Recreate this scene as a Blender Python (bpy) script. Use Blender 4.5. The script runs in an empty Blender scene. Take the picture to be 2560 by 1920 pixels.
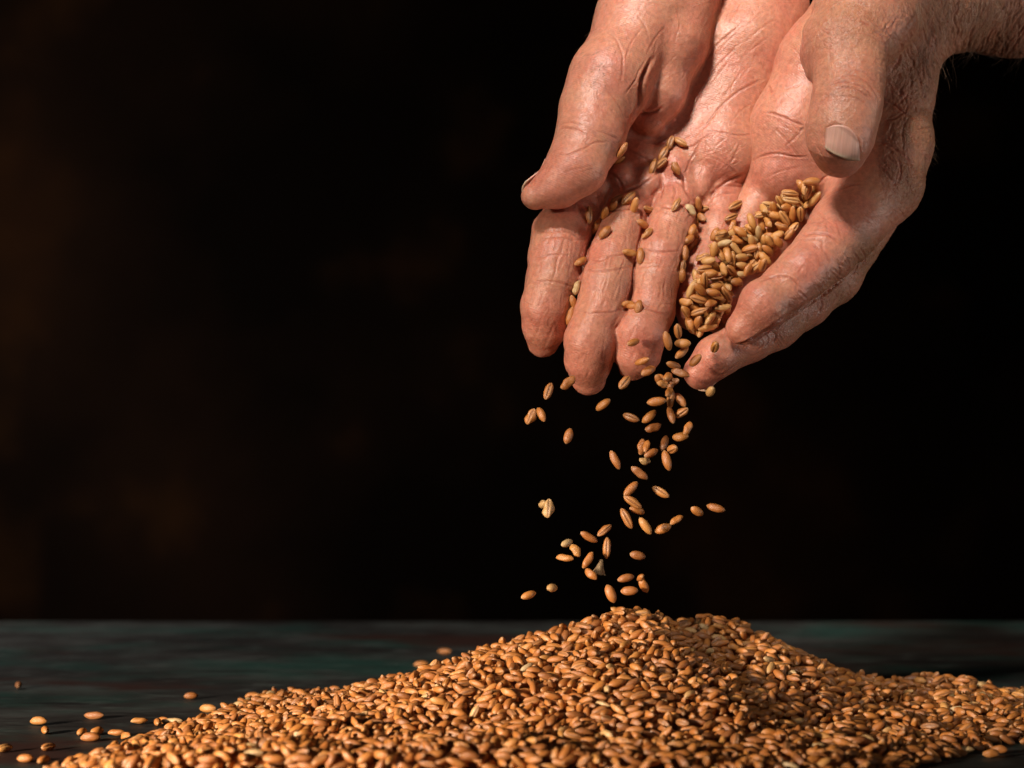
import bpy, bmesh, math, random
import numpy as np
from mathutils import Vector, Matrix
from mathutils.bvhtree import BVHTree

SC = bpy.context.scene
COL = SC.collection
MM = 0.001
R = math.radians
rnd = random.Random(7)
nrs = np.random.RandomState(7)

# ------------------------------------------------------------------ camera
CAM_D, CAM_H, FRAME = 800.0, 111.0, 340.0          # mm: distance to the hands, height over the table, frame width there
cd = bpy.data.cameras.new('camera')
cam = bpy.data.objects.new('camera', cd); COL.objects.link(cam)
cam.location = (0, -CAM_D*MM, CAM_H*MM)
cam.rotation_euler = (R(90), 0, 0)
cd.sensor_width = 36; cd.lens = 36*CAM_D/FRAME
cd.clip_start = 0.05; cd.clip_end = 20
cd.dof.use_dof = True; cd.dof.focus_distance = (CAM_D-24)*MM; cd.dof.aperture_fstop = 11.5
SC.camera = cam

# ------------------------------------------------------------------ world and lamps (studio, no daylight)
w = bpy.data.worlds.new('World'); SC.world = w; w.use_nodes = True
w.node_tree.nodes['Background'].inputs[0].default_value = (0.5, 0.6, 0.7, 1)
w.node_tree.nodes['Background'].inputs[1].default_value = 0.001

def area(name, loc, aim, size, power, col):
    l = bpy.data.lights.new(name, 'AREA'); l.shape = 'DISK'; l.size = size; l.energy = power; l.color = col
    o = bpy.data.objects.new(name, l); COL.objects.link(o); o.location = loc
    o.rotation_euler = (Vector(aim)-Vector(loc)).to_track_quat('-Z', 'Y').to_euler()
    return o
key = area('key_lamp', (-0.28, -0.66, 0.92), (0.07, 0.0, 0.25), 0.20, 0.285, (1.0, 0.90, 0.81)); key.data.spread = R(18.5)
side = area('side_lamp', (-0.80, -0.72, 0.20), (-0.02, -0.02, -0.06), 0.12, 0.82, (1.0, 0.82, 0.65)); side.data.spread = R(27)
bl = area('backdrop_fill', (-0.9, 0.75, 0.55), (-0.34, 1.6, -0.04), 0.2, 1.5, (1.0, 0.72, 0.5)); bl.data.spread = R(90)  # added light, brightens the left part of the backdrop
tl = area('table_fill', (-0.72, 0.22, 0.62), (-0.34, 0.30, 0.0), 0.2, 0.75, (1.0, 0.92, 0.84)); tl.data.spread = R(56)  # added fill out of view, lifts the left of the tabletop
fl = area('front_fill', (0.28, -0.95, 0.42), (0.08, 0.0, 0.20), 0.4, 0.014, (1.0, 0.92, 0.88)); fl.data.spread = R(26)
area('rim_lamp', (0.75, -0.20, 0.12), (0.14, 0.0, 0.20), 0.30, 0.09, (1.0, 0.92, 0.86)).data.spread = R(34)
SC.view_settings.view_transform = 'Standard'; SC.view_settings.look = 'None'
SC.view_settings.exposure = 0.0; SC.view_settings.gamma = 1.0
SC.cycles.use_denoising = True
SC.cycles.max_bounces = 6; SC.cycles.caustics_reflective = False; SC.cycles.caustics_refractive = False

# ------------------------------------------------------------------ helpers
def tag(o, label=None, cat=None, group=None, kind=None):
    if label: o['label'] = label
    if cat: o['category'] = cat
    if group: o['group'] = group
    if kind: o['kind'] = kind
    return o

def link(name, me, mat=None, parent=None):
    o = bpy.data.objects.new(name, me); COL.objects.link(o)
    if mat: me.materials.append(mat)
    if parent: o.parent = parent
    return o

def mesh_np(name, v, f, smooth=True):
    me = bpy.data.meshes.new(name)
    me.vertices.add(len(v)); me.vertices.foreach_set('co', np.ascontiguousarray(v, np.float32).ravel())
    n = f.shape[1]
    me.loops.add(f.size); me.loops.foreach_set('vertex_index', np.ascontiguousarray(f, np.int32).ravel())
    me.polygons.add(len(f)); me.polygons.foreach_set('loop_start', np.arange(0, f.size, n, dtype=np.int32))
    me.update(calc_edges=True)
    if smooth: me.polygons.foreach_set('use_smooth', np.ones(len(f), bool))
    me.validate()
    return me

def point_attr(me, name, a):
    at = me.attributes.new(name, 'FLOAT', 'POINT'); at.data.foreach_set('value', np.ascontiguousarray(a, np.float32))

def P(sx, sy, d=0.0):
    """a point of the place (mm): where the sight line through that spot of the picture meets the depth d in front of the hands' plane"""
    s = FRAME/2560*(CAM_D-d)/CAM_D
    return np.array([(sx-1280)*s, -d, CAM_H+(960-sy)*s], np.float32)
# coordinates read off four enlarged crops of the photograph
CROPS = {1: (1240, 0), 2: (1760, 0), 3: (1240, 420), 4: (1640, 420)}
CS = 2.765
def Q(c, x, y, d=0.0):
    ox, oy = CROPS[c]
    return P(ox+x/CS, oy+y/CS, d)
def RR(px, d=0.0):
    return px/CS*FRAME/2560*(CAM_D-d)/CAM_D
def proj(v):
    """mm points -> picture pixels (2560 wide)"""
    s = FRAME/2560*(CAM_D+v[:, 1])/CAM_D
    return np.stack([1280+v[:, 0]/s, 960-(v[:, 2]-CAM_H)/s], 1)

# value noise
_NT = np.random.RandomState(3).rand(64, 64, 64).astype(np.float32)
def vnoise(p):
    i = np.floor(p).astype(np.int32); f = (p-i).astype(np.float32); f = f*f*(3-2*f)
    out = 0
    for a in (0, 1):
        for b in (0, 1):
            for c in (0, 1):
                wgt = (f[:, 0] if a else 1-f[:, 0])*(f[:, 1] if b else 1-f[:, 1])*(f[:, 2] if c else 1-f[:, 2])
                out = out+wgt*_NT[(i[:, 0]+a) & 63, (i[:, 1]+b) & 63, (i[:, 2]+c) & 63]
    return out*2-1

# ------------------------------------------------------------------ implicit surfaces
class Body:
    """a flesh body: chains of round cones and ellipsoids melted together, then meshed"""
    def __init__(s): s.ops = []
    def chain(s, pts, k=4.0, group=None, inner=2.0):
        """pts: [(point, radius)]; inner blend within the chain, k with what is there already"""
        s.ops.append(('chain', [(np.asarray(p, np.float32), np.float32(r)) for p, r in pts], k, inner))
    def ell(s, c, r, rot=None, k=4.0):
        s.ops.append(('ell', np.asarray(c, np.float32), np.asarray(r, np.float32), np.eye(3, dtype=np.float32) if rot is None else np.asarray(rot, np.float32), k))
    def cut(s, pts, k=2.0):
        s.ops.append(('cut', [(np.asarray(p, np.float32), np.float32(r)) for p, r in pts], k, 1.0))
    @staticmethod
    def smin(a, b, k):
        h = np.maximum(k-np.abs(a-b), 0)/k
        return np.minimum(a, b)-h*h*(k*0.25)
    @staticmethod
    def cone(p, a, ra, b, rb):
        ba = b-a; l2 = float(ba@ba)
        q = p-a
        if l2 < 1e-6: return np.sqrt((q*q).sum(1))-ra
        t = np.clip(q@ba/l2, 0, 1)
        t = t.astype(np.float32)
        q = q-t[:, None]*ba
        return np.sqrt(np.einsum('ij,ij->i', q, q))-(ra+(rb-ra)*t)
    def _chain(s, p, pts, inner):
        d = None
        for (a, ra), (b, rb) in zip(pts, pts[1:]):
            e = s.cone(p, a, ra, b, rb)
            d = e if d is None else s.smin(d, e, inner)
        return d
    def ev(s, p):
        d = np.full(len(p), 1e3, np.float32)
        for op in s.ops:
            if op[0] == 'chain':
                k = op[2]
                if isinstance(k, tuple):
                    k = (k[1]+(k[0]-k[1])*np.exp(-((p-k[2])**2).sum(1)/(k[3]*k[3]))).astype(np.float32)
                d = s.smin(d, s._chain(p, op[1], op[3]), k)
            elif op[0] == 'cut': d = -s.smin(-d, s._chain(p, op[1], op[3]), op[2])
            else:
                _, c, r, rot, k = op
                q = (p-c)@rot
                k0 = np.sqrt(((q/r)**2).sum(1)); k1 = np.sqrt(((q/(r*r))**2).sum(1))+1e-6
                d = s.smin(d, k0*(k0-1)/k1, k)
        return d
    def mesh(s, lo, hi, h=0.5, B=5):
        lo = np.array(lo, np.float32); H = h*B
        n = np.ceil((np.array(hi)-lo)/H).astype(int)
        g = np.stack(np.meshgrid(*[np.arange(k) for k in n], indexing='ij'), -1).reshape(-1, 3)
        C = s.ev((lo+(g+0.5)*H).astype(np.float32))
        near = np.abs(C) < H*0.9+1.6
        F = np.repeat(np.repeat(np.repeat(C.reshape(n), B, 0), B, 1), B, 2)
        gb = g[near]
        off = np.stack(np.meshgrid(*[np.arange(B)]*3, indexing='ij'), -1).reshape(-1, 3)
        for i in range(0, len(gb), 4000):
            idx = (gb[i:i+4000, None, :]*B+off[None]).reshape(-1, 3)
            F[idx[:, 0], idx[:, 1], idx[:, 2]] = s.ev((lo+(idx+0.5)*h).astype(np.float32))
        org = lo+0.5*h
        # surface nets
        S = F < 0
        c8 = [S[a:S.shape[0]-1+a, b:S.shape[1]-1+b, c:S.shape[2]-1+c] for a in (0, 1) for b in (0, 1) for c in (0, 1)]
        allin = np.logical_and.reduce(c8); anyin = np.logical_or.reduce(c8)
        cells = np.argwhere(anyin & ~allin)
        vid = np.full(allin.shape, -1, np.int32); vid[tuple(cells.T)] = np.arange(len(cells))
        acc = np.zeros((len(cells), 3), np.float32); cnt = np.zeros(len(cells), np.float32)
        corner = [(a, b, c) for a in (0, 1) for b in (0, 1) for c in (0, 1)]
        val = {k: F[cells[:, 0]+k[0], cells[:, 1]+k[1], cells[:, 2]+k[2]] for k in corner}
        for k in corner:
            for ax in range(3):
                if k[ax]: continue
                k2 = tuple(1 if i == ax else k[i] for i in range(3))
                a, b = val[k], val[k2]
                m = (a < 0) != (b < 0)
                t = np.where(m, a/np.where(m, a-b, 1), 0)
                pt = np.tile(np.array(k, np.float32), (len(cells), 1)); pt[:, ax] += t
                acc += pt*m[:, None]; cnt += m
        v = org+(cells+acc/cnt[:, None])*h
        faces = []
        for ax in range(3):
            o1, o2 = [i for i in range(3) if i != ax]
            sl0 = [slice(1, -1)]*3; sl1 = [slice(1, -1)]*3
            sl0[ax] = slice(0, -1); sl1[ax] = slice(1, None)
            A, Bm = S[tuple(sl0)], S[tuple(sl1)]
            for flip, m in ((False, A & ~Bm), (True, ~A & Bm)):
                e = np.argwhere(m)
                if not len(e): continue
                base = e.copy(); base[:, o1] += 1; base[:, o2] += 1   # grid point index of edge start
                def cell(d1, d2):
                    q = base.copy(); q[:, o1] += d1; q[:, o2] += d2
                    return vid[q[:, 0], q[:, 1], q[:, 2]]
                quad = np.stack([cell(-1, -1), cell(0, -1), cell(0, 0), cell(-1, 0)], 1)
                if flip != (ax == 1): quad = quad[:, ::-1]
                faces.append(quad)
        f = np.concatenate(faces); f = f[(f >= 0).all(1)]
        v = v.astype(np.float32)
        for _ in range(2):
            nrm = s.grad(v); v = v-nrm*s.ev(v)[:, None]
        return v, f, s.grad(v)
    def grad(s, v, e=0.35):
        g = np.stack([s.ev(v+np.eye(3, dtype=np.float32)[i]*e)-s.ev(v-np.eye(3, dtype=np.float32)[i]*e) for i in range(3)], 1)
        return g/(np.linalg.norm(g, axis=1, keepdims=True)+1e-9)

def front_mask(v, pix, tol=4.0):
    """which vertices face the open side of the hand (nearest in depth along the sight line)"""
    k = np.floor(pix/6).astype(int); k -= k.min(0)
    key = k[:, 0]*4096+k[:, 1]
    o = np.full(key.max()+1, 1e9, np.float32)
    np.minimum.at(o, key, v[:, 1])
    return v[:, 1] < o[key]+tol

def poly_dist(pix, pts):
    """distance in pixels to a polyline and position along it 0..1"""
    best = np.full(len(pix), 1e9, np.float32); tt = np.zeros(len(pix), np.float32)
    seg = [np.linalg.norm(np.subtract(b, a)) for a, b in zip(pts, pts[1:])]; tot = sum(seg); acc = 0
    for (a, b), L in zip(zip(pts, pts[1:]), seg):
        a = np.array(a, np.float32); b = np.array(b, np.float32); ba = b-a
        t = np.clip(((pix-a)@ba)/(ba@ba), 0, 1); q = pix-a-t[:, None]*ba
        d = np.sqrt((q*q).sum(1)); m = d < best
        best[m] = d[m]; tt[m] = (acc+t[m]*L)/tot
        acc += L
    return best, tt

def smooth_poly(pts, n=4):
    pts = [np.array(p, float) for p in pts]
    if len(pts) < 3: return pts
    P_ = [pts[0]]+pts+[pts[-1]]; out = []
    for i in range(1, len(P_)-2):
        p0, p1, p2, p3 = P_[i-1:i+3]
        for j in range(n):
            t = j/n
            out.append(0.5*((2*p1)+(-p0+p2)*t+(2*p0-5*p1+4*p2-p3)*t*t+(-p0+3*p1-3*p2+p3)*t**3))
    out.append(pts[-1]); return out

# ------------------------------------------------------------------ materials
def new_mat(name):
    m = bpy.data.materials.new(name); m.use_nodes = True
    nt = m.node_tree
    return m, nt, nt.nodes['Principled BSDF']
def N(nt, typ, **kw):
    n = nt.nodes.new(typ)
    for k, v in kw.items():
        if k.startswith('i_'):
            key = k[2:]; key = int(key) if key.isdigit() else key
            n.inputs[key].default_value = v
        else: setattr(n, k, v)
    return n
def ramp(nt, fac, stops):
    r = nt.nodes.new('ShaderNodeValToRGB'); e = r.color_ramp.elements
    while len(e) < len(stops): e.new(0.5)
    for el, (p, c) in zip(e, stops): el.position = p; el.color = (*c, 1)
    if fac is not None: nt.links.new(fac, r.inputs[0])
    return r.outputs[0]
def mixc(nt, fac, a, b, mode='MIX'):
    m = nt.nodes.new('ShaderNodeMix'); m.data_type = 'RGBA'; m.blend_type = mode
    for s, v in ((m.inputs[0], fac), (m.inputs[6], a), (m.inputs[7], b)):
        if hasattr(v, 'is_linked'): nt.links.new(v, s)
        else: s.default_value = v if isinstance(v, (int, float)) else (*v, 1)
    return m.outputs[2]
def mth(nt, op, a, b=0.0, clamp=False):
    m = nt.nodes.new('ShaderNodeMath'); m.operation = op; m.use_clamp = clamp
    for s, v in ((m.inputs[0], a), (m.inputs[1], b)):
        if hasattr(v, 'is_linked'): nt.links.new(v, s)
        else: s.default_value = v
    return m.outputs[0]

def skin_material():
    m, nt, b = new_mat('skin')
    A = lambda n: N(nt, 'ShaderNodeAttribute', attribute_name=n).outputs['Fac']
    tc = N(nt, 'ShaderNodeTexCoord').outputs['Object']
    def noise(scale, det=3, rough=0.55):
        n = N(nt, 'ShaderNodeTexNoise', i_Scale=scale, i_Detail=det, i_Roughness=rough); nt.links.new(tc, n.inputs['Vector']); return n.outputs[0]
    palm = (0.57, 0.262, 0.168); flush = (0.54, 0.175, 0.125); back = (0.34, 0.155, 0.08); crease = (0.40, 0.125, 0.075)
    blot = ramp(nt, noise(95), [(0.35, (0, 0, 0)), (0.68, (1, 1, 1))])
    c = mixc(nt, mth(nt, 'MULTIPLY', blot, 0.55), palm, flush)
    c = mixc(nt, A('flush'), c, flush)
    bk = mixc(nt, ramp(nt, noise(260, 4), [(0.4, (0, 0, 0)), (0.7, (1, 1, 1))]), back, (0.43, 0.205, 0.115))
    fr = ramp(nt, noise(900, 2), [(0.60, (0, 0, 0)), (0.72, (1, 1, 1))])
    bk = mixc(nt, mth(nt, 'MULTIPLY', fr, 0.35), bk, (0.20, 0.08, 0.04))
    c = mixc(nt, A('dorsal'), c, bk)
    c = mixc(nt, mth(nt, 'MULTIPLY', A('crease'), 0.9), c, crease)  # redder skin in the creases, with their shade painted in as darker colour
    mot = ramp(nt, noise(700, 3), [(0.3, (0.80, 0.77, 0.76)), (0.7, (1.10, 1.10, 1.09))])
    c = mixc(nt, 1.0, c, mot, 'MULTIPLY')
    nt.links.new(c, b.inputs['Base Color'])
    b.inputs['Subsurface Weight'].default_value = 0.34
    b.inputs['Subsurface Radius'].default_value = (1.0, 0.33, 0.18)
    b.inputs['Subsurface Scale'].default_value = 0.0028
    b.inputs['Specular IOR Level'].default_value = 0.5
    rg = mth(nt, 'MULTIPLY_ADD', noise(420, 3), 0.22); rg.node.inputs[2].default_value = 0.27
    nt.links.new(rg, b.inputs['Roughness'])
    # fine relief: skin lozenges and pores
    vo = N(nt, 'ShaderNodeTexVoronoi', feature='DISTANCE_TO_EDGE', i_Scale=950.0); nt.links.new(tc, vo.inputs['Vector'])
    vo2 = N(nt, 'ShaderNodeTexVoronoi', feature='DISTANCE_TO_EDGE', i_Scale=1900.0); nt.links.new(tc, vo2.inputs['Vector'])
    loz = mth(nt, 'ADD', mth(nt, 'MINIMUM', vo.outputs['Distance'], 0.22), mth(nt, 'MULTIPLY', mth(nt, 'MINIMUM', vo2.outputs['Distance'], 0.2), 0.5))
    b1 = N(nt, 'ShaderNodeBump', i_Distance=0.0009)
    nt.links.new(loz, b1.inputs['Height']); nt.links.new(mth(nt, 'MULTIPLY_ADD', A('dorsal'), 0.55), b1.inputs['Strength'])
    b1.inputs['Strength'].links[0].from_node.inputs[2].default_value = 0.14
    b2 = N(nt, 'ShaderNodeBump', i_Distance=0.0005, i_Strength=0.32)
    nt.links.new(noise(1500, 3, 0.6), b2.inputs['Height']); nt.links.new(b1.outputs[0], b2.inputs['Normal'])
    # ridges of the palm skin, running across: 'ridge' holds millimetres along the finger
    sn = mth(nt, 'SINE', mth(nt, 'MULTIPLY_ADD', A('ridge'), 9.0))
    sn.node.inputs[0].links[0].from_node.inputs[2].default_value = 0
    nt.links.new(mth(nt, 'MULTIPLY', noise(160, 2), 14.0), sn.node.inputs[0].links[0].from_node.inputs[2])
    b3 = N(nt, 'ShaderNodeBump', i_Distance=0.00005)
    nt.links.new(sn, b3.inputs['Height']); nt.links.new(b2.outputs[0], b3.inputs['Normal'])
    st = mth(nt, 'SUBTRACT', 0.22, mth(nt, 'MULTIPLY', A('dorsal'), 0.22), True); nt.links.new(st, b3.inputs['Strength'])
    nt.links.new(b3.outputs[0], b.inputs['Normal'])
    return m
SKIN = skin_material()
def nail_material():
    m, nt, b = new_mat('fingernail')
    tc = N(nt, 'ShaderNodeTexCoord').outputs['UV']
    mp = N(nt, 'ShaderNodeMapping'); mp.inputs['Scale'].default_value = (26, 0.6, 1); nt.links.new(tc, mp.inputs[0])
    n = N(nt, 'ShaderNodeTexNoise', i_Scale=1.0, i_Detail=3.0); nt.links.new(mp.outputs[0], n.inputs['Vector'])
    sx = N(nt, 'ShaderNodeSeparateXYZ'); nt.links.new(tc, sx.inputs[0])
    c = ramp(nt, sx.outputs[1], [(0.0, (0.60, 0.33, 0.26)), (0.12, (0.64, 0.37, 0.29)), (0.82, (0.64, 0.37, 0.29)), (0.92, (0.58, 0.42, 0.30)), (1.0, (0.55, 0.40, 0.28))])
    c = mixc(nt, 1.0, c, ramp(nt, n.outputs[0], [(0.3, (0.86, 0.82, 0.80)), (0.65, (1.06, 1.04, 1.03))]), 'MULTIPLY')
    nt.links.new(c, b.inputs['Base Color'])
    b.inputs['Roughness'].default_value = 0.34; b.inputs['Subsurface Weight'].default_value = 0.1
    b.inputs['Subsurface Scale'].default_value = 0.001; b.inputs['Specular IOR Level'].default_value = 0.5
    bp = N(nt, 'ShaderNodeBump', i_Distance=0.0003, i_Strength=0.5); nt.links.new(n.outputs[0], bp.inputs['Height']); nt.links.new(bp.outputs[0], b.inputs['Normal'])
    return m
NAIL = nail_material()


def grain_material():
    m, nt, b = new_mat('wheat_husk')
    A = lambda n, t='GEOMETRY': N(nt, 'ShaderNodeAttribute', attribute_name=n, attribute_type=t).outputs['Fac']
    tone = mth(nt, 'ADD', A('tone'), A('tone', 'OBJECT'))
    c = ramp(nt, tone, [(0.0, (0.18, 0.046, 0.008)), (0.35, (0.38, 0.112, 0.014)), (0.65, (0.51, 0.175, 0.024)), (0.86, (0.58, 0.265, 0.06)), (0.93, (0.56, 0.37, 0.16)), (1.0, (0.60, 0.47, 0.28))])
    tc = N(nt, 'ShaderNodeAttribute', attribute_name='guv').outputs['Vector']
    mp = N(nt, 'ShaderNodeMapping'); mp.inputs['Scale'].default_value = (1.1, 9.0, 1.0); nt.links.new(tc, mp.inputs[0])
    n = N(nt, 'ShaderNodeTexNoise', i_Scale=1.0, i_Detail=3.0); nt.links.new(mp.outputs[0], n.inputs['Vector'])
    nt.links.new(mth(nt, 'MULTIPLY', tone, 91.0), mp.inputs['Location']) if False else None
    streak = ramp(nt, n.outputs[0], [(0.35, (0, 0, 0)), (0.7, (1, 1, 1))])
    c = mixc(nt, mth(nt, 'MULTIPLY', streak, 0.35), c, (0.60, 0.36, 0.16))
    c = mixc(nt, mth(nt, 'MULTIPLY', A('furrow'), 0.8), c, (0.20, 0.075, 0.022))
    c = mixc(nt, mth(nt, 'MULTIPLY', A('lip'), 0.5), c, (0.58, 0.34, 0.14))
    c = mixc(nt, mth(nt, 'MULTIPLY', A('tip'), 0.6), c, (0.60, 0.40, 0.20))
    nt.links.new(c, b.inputs['Base Color'])
    b.inputs['Roughness'].default_value = 0.40
    b.inputs['Specular IOR Level'].default_value = 0.75
    b.inputs['Subsurface Weight'].default_value = 0.0
    bp = N(nt, 'ShaderNodeBump', i_Distance=0.00025, i_Strength=0.6); nt.links.new(n.outputs[0], bp.inputs['Height']); nt.links.new(bp.outputs[0], b.inputs['Normal'])
    return m
GRAIN = grain_material()
def table_material():
    m, nt, b = new_mat('dark_painted_wood')
    tc = N(nt, 'ShaderNodeTexCoord').outputs['Object']
    def nz(sx, sy, det=4, off=0):
        mp = N(nt, 'ShaderNodeMapping'); mp.inputs['Scale'].default_value = (sx, sy, 1); mp.inputs['Location'].default_value = (off, off, off); nt.links.new(tc, mp.inputs[0])
        n = N(nt, 'ShaderNodeTexNoise', i_Scale=1.0, i_Detail=det, i_Roughness=0.6); nt.links.new(mp.outputs[0], n.inputs['Vector']); return n.outputs[0]
    base = ramp(nt, nz(14, 22, 8), [(0.34, (0.007, 0.006, 0.006)), (0.5, (0.022, 0.020, 0.019)), (0.66, (0.052, 0.058, 0.055))])
    c = mixc(nt, mth(nt, 'MULTIPLY', ramp(nt, nz(7, 10, 10, 5.3), [(0.50, (0, 0, 0)), (0.62, (1, 1, 1))]), 0.62), base, (0.006, 0.058, 0.046))
    c = mixc(nt, mth(nt, 'MULTIPLY', ramp(nt, nz(60, 130, 8, 2.1), [(0.54, (0, 0, 0)), (0.68, (1, 1, 1))]), 0.6), c, (0.075, 0.092, 0.086))
    c = mixc(nt, ramp(nt, nz(9, 15, 8, 9.7), [(0.55, (0, 0, 0)), (0.66, (1, 1, 1))]), c, (0.030, 0.011, 0.008))
    c = mixc(nt, ramp(nt, nz(40, 160, 6, 4.7), [(0.58, (0, 0, 0)), (0.66, (1, 1, 1))]), c, (0.005, 0.005, 0.005))
    nt.links.new(c, b.inputs['Base Color']); b.inputs['Roughness'].default_value = 0.62; b.inputs['Specular IOR Level'].default_value = 0.25
    bp = N(nt, 'ShaderNodeBump', i_Distance=0.0006, i_Strength=0.6); nt.links.new(nz(40, 500, 4, 1), bp.inputs['Height']); nt.links.new(bp.outputs[0], b.inputs['Normal'])
    return m
def backdrop_material():
    m, nt, b = new_mat('mottled_dark_canvas')
    tc = N(nt, 'ShaderNodeTexCoord').outputs['Object']
    def nz(s, det=3):
        n = N(nt, 'ShaderNodeTexNoise', i_Scale=s, i_Detail=det); nt.links.new(tc, n.inputs['Vector']); return n.outputs[0]
    c = ramp(nt, nz(3.5, 5), [(0.38, (0.004, 0.003, 0.003)), (0.6, (0.013, 0.008, 0.006)), (0.8, (0.036, 0.017, 0.009))])
    c = mixc(nt, ramp(nt, nz(7, 4), [(0.58, (0, 0, 0)), (0.80, (0.5, 0.5, 0.5))]), c, (0.050, 0.025, 0.010))
    nt.links.new(c, b.inputs['Base Color']); b.inputs['Roughness'].default_value = 0.95; b.inputs['Specular IOR Level'].default_value = 0.05
    return m
# ------------------------------------------------------------------ the hands
def q_chain(c, rows):
    """rows (x, y, r, d) in crop pixels -> (point, radius)"""
    return [(Q(c, x, y, d), RR(r, d)) for x, y, r, d in rows]

def right_hand_body():
    b = Body()
    # palm: four metacarpals
    b.chain(q_chain(1, [(1500, -560, 250, -52), (1080, 300, 225, -22), (800, 1050, 205, -11)]), 6, inner=4)
    b.chain(q_chain(1, [(1650, -560, 250, -52), (1370, 300, 215, -20), (1060, 1090, 195, -11)]), 9, inner=4)
    b.chain(q_chain(1, [(1760, -560, 250, -52), (1610, 300, 215, -19), (1360, 1100, 190, -10)]), 9, inner=4)
    b.chain(q_chain(1, [(1930, -560, 260, -50), (1800, 300, 235, -18), (1580, 1060, 190, -9)]), 9, inner=4)
    # wrist / forearm
    b.chain(q_chain(1, [(1650, -560, 420, -50), (1800, -1600, 480, -100)]), 12)
    # hypothenar and distal pads
    b.ell(Q(1, 1830, 350, -20), (10.5, 9, 26), k=8)
    b.ell(Q(1, 1960, 60, -24), (11, 8, 22), k=8)
    b.ell(Q(1, 1600, 1050, -4), (9.5, 6.5, 10.5), k=7)
    b.ell(Q(1, 1245, 1190, -2), (5.0, 5.0, 6.5), k=4)
    b.ell(Q(1, 1430, 1270, -2), (3.6, 4.4, 6.0), k=3)
    b.ell(Q(1, 1000, 1085, -2), (6.0, 5.0, 5.0), k=4)
    b.ell(Q(1, 1060, 1270, 1), (4.2, 4.0, 4.4), k=3)
    b.ell(Q(1, 860, 1230, 1), (4.2, 4.0, 4.8), k=3)
    # fingers
    b.chain(q_chain(3, [(740, 40, 185, -10), (560, 290, 188, 3), (450, 470, 200, 9), (424, 620, 194, 14), (388, 780, 178, 18)]), (5.0, 0.7, Q(3, 740, 40, -10), 12), inner=2)
    b.chain(q_chain(3, [(388, 790, 180, 18), (348, 960, 174, 19), (335, 1100, 148, 17), (325, 1200, 112, 14)]), 1.6, inner=2)
    b.ell(Q(3, 345, 950, 21), (6.0, 5.9, 8.4), k=3)
    b.chain(q_chain(3, [(1010, 90, 165, -8), (868, 400, 158, 7), (806, 630, 168, 15), (764, 800, 182, 20), (718, 1000, 176, 24)]), (5.0, 0.7, Q(3, 1010, 90, -8), 12), inner=2)
    b.chain(q_chain(3, [(716, 1010, 174, 24), (650, 1190, 176, 25), (640, 1330, 160, 23), (640, 1450, 118, 19)]), 1.4, inner=2)
    b.ell(Q(3, 645, 1200, 27), (6.4, 5.9, 8.8), k=3)
    b.chain(q_chain(3, [(1280, 90, 160, -8), (1210, 400, 156, 7), (1136, 600, 158, 15), (1103, 760, 158, 19), (1075, 980, 166, 21)]), (5.0, 0.7, Q(3, 1280, 90, -8), 12), inner=2)
    b.chain(q_chain(3, [(1075, 985, 156, 21), (1000, 1140, 172, 25), (978, 1280, 158, 24), (950, 1355, 112, 20)]), 1.4, inner=2)
    b.ell(Q(3, 1000, 1130, 28), (6.8, 5.0, 6.8), k=3)
    b.chain(q_chain(3, [(1580, 120, 165, -10), (1535, 420, 142, 0), (1450, 680, 140, 8), (1378, 880, 140, 13)]), (5.0, 0.7, Q(3, 1580, 120, -10), 12), inner=2)
    b.chain(q_chain(3, [(1378, 880, 140, 13), (1362, 980, 124, 14), (1350, 1035, 92, 12)]), 1.4, inner=1.5)
    # thenar: thumb column, then the fold of the web as a mass of its own
    b.chain(q_chain(1, [(1330, -420, 330, -26), (1050, 120, 330, -8), (790, 560, 268, 7), (690, 760, 225, 11), (650, 950, 226, 16)]), 7, inner=6)
    b.chain(q_chain(1, [(1330, -200, 260, -15), (1210, 300, 235, -4), (1130, 640, 165, -1), (1060, 830, 112, -1)]), 1.8, inner=5)
    b.chain(q_chain(1, [(650, 950, 226, 16), (560, 1140, 200, 20), (430, 1280, 152, 22), (268, 1358, 92, 22)]), 3, inner=3)
    b.ell(Q(1, 560, 1180, 24), (8.5, 6.0, 7.5), k=4)
    return b

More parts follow.
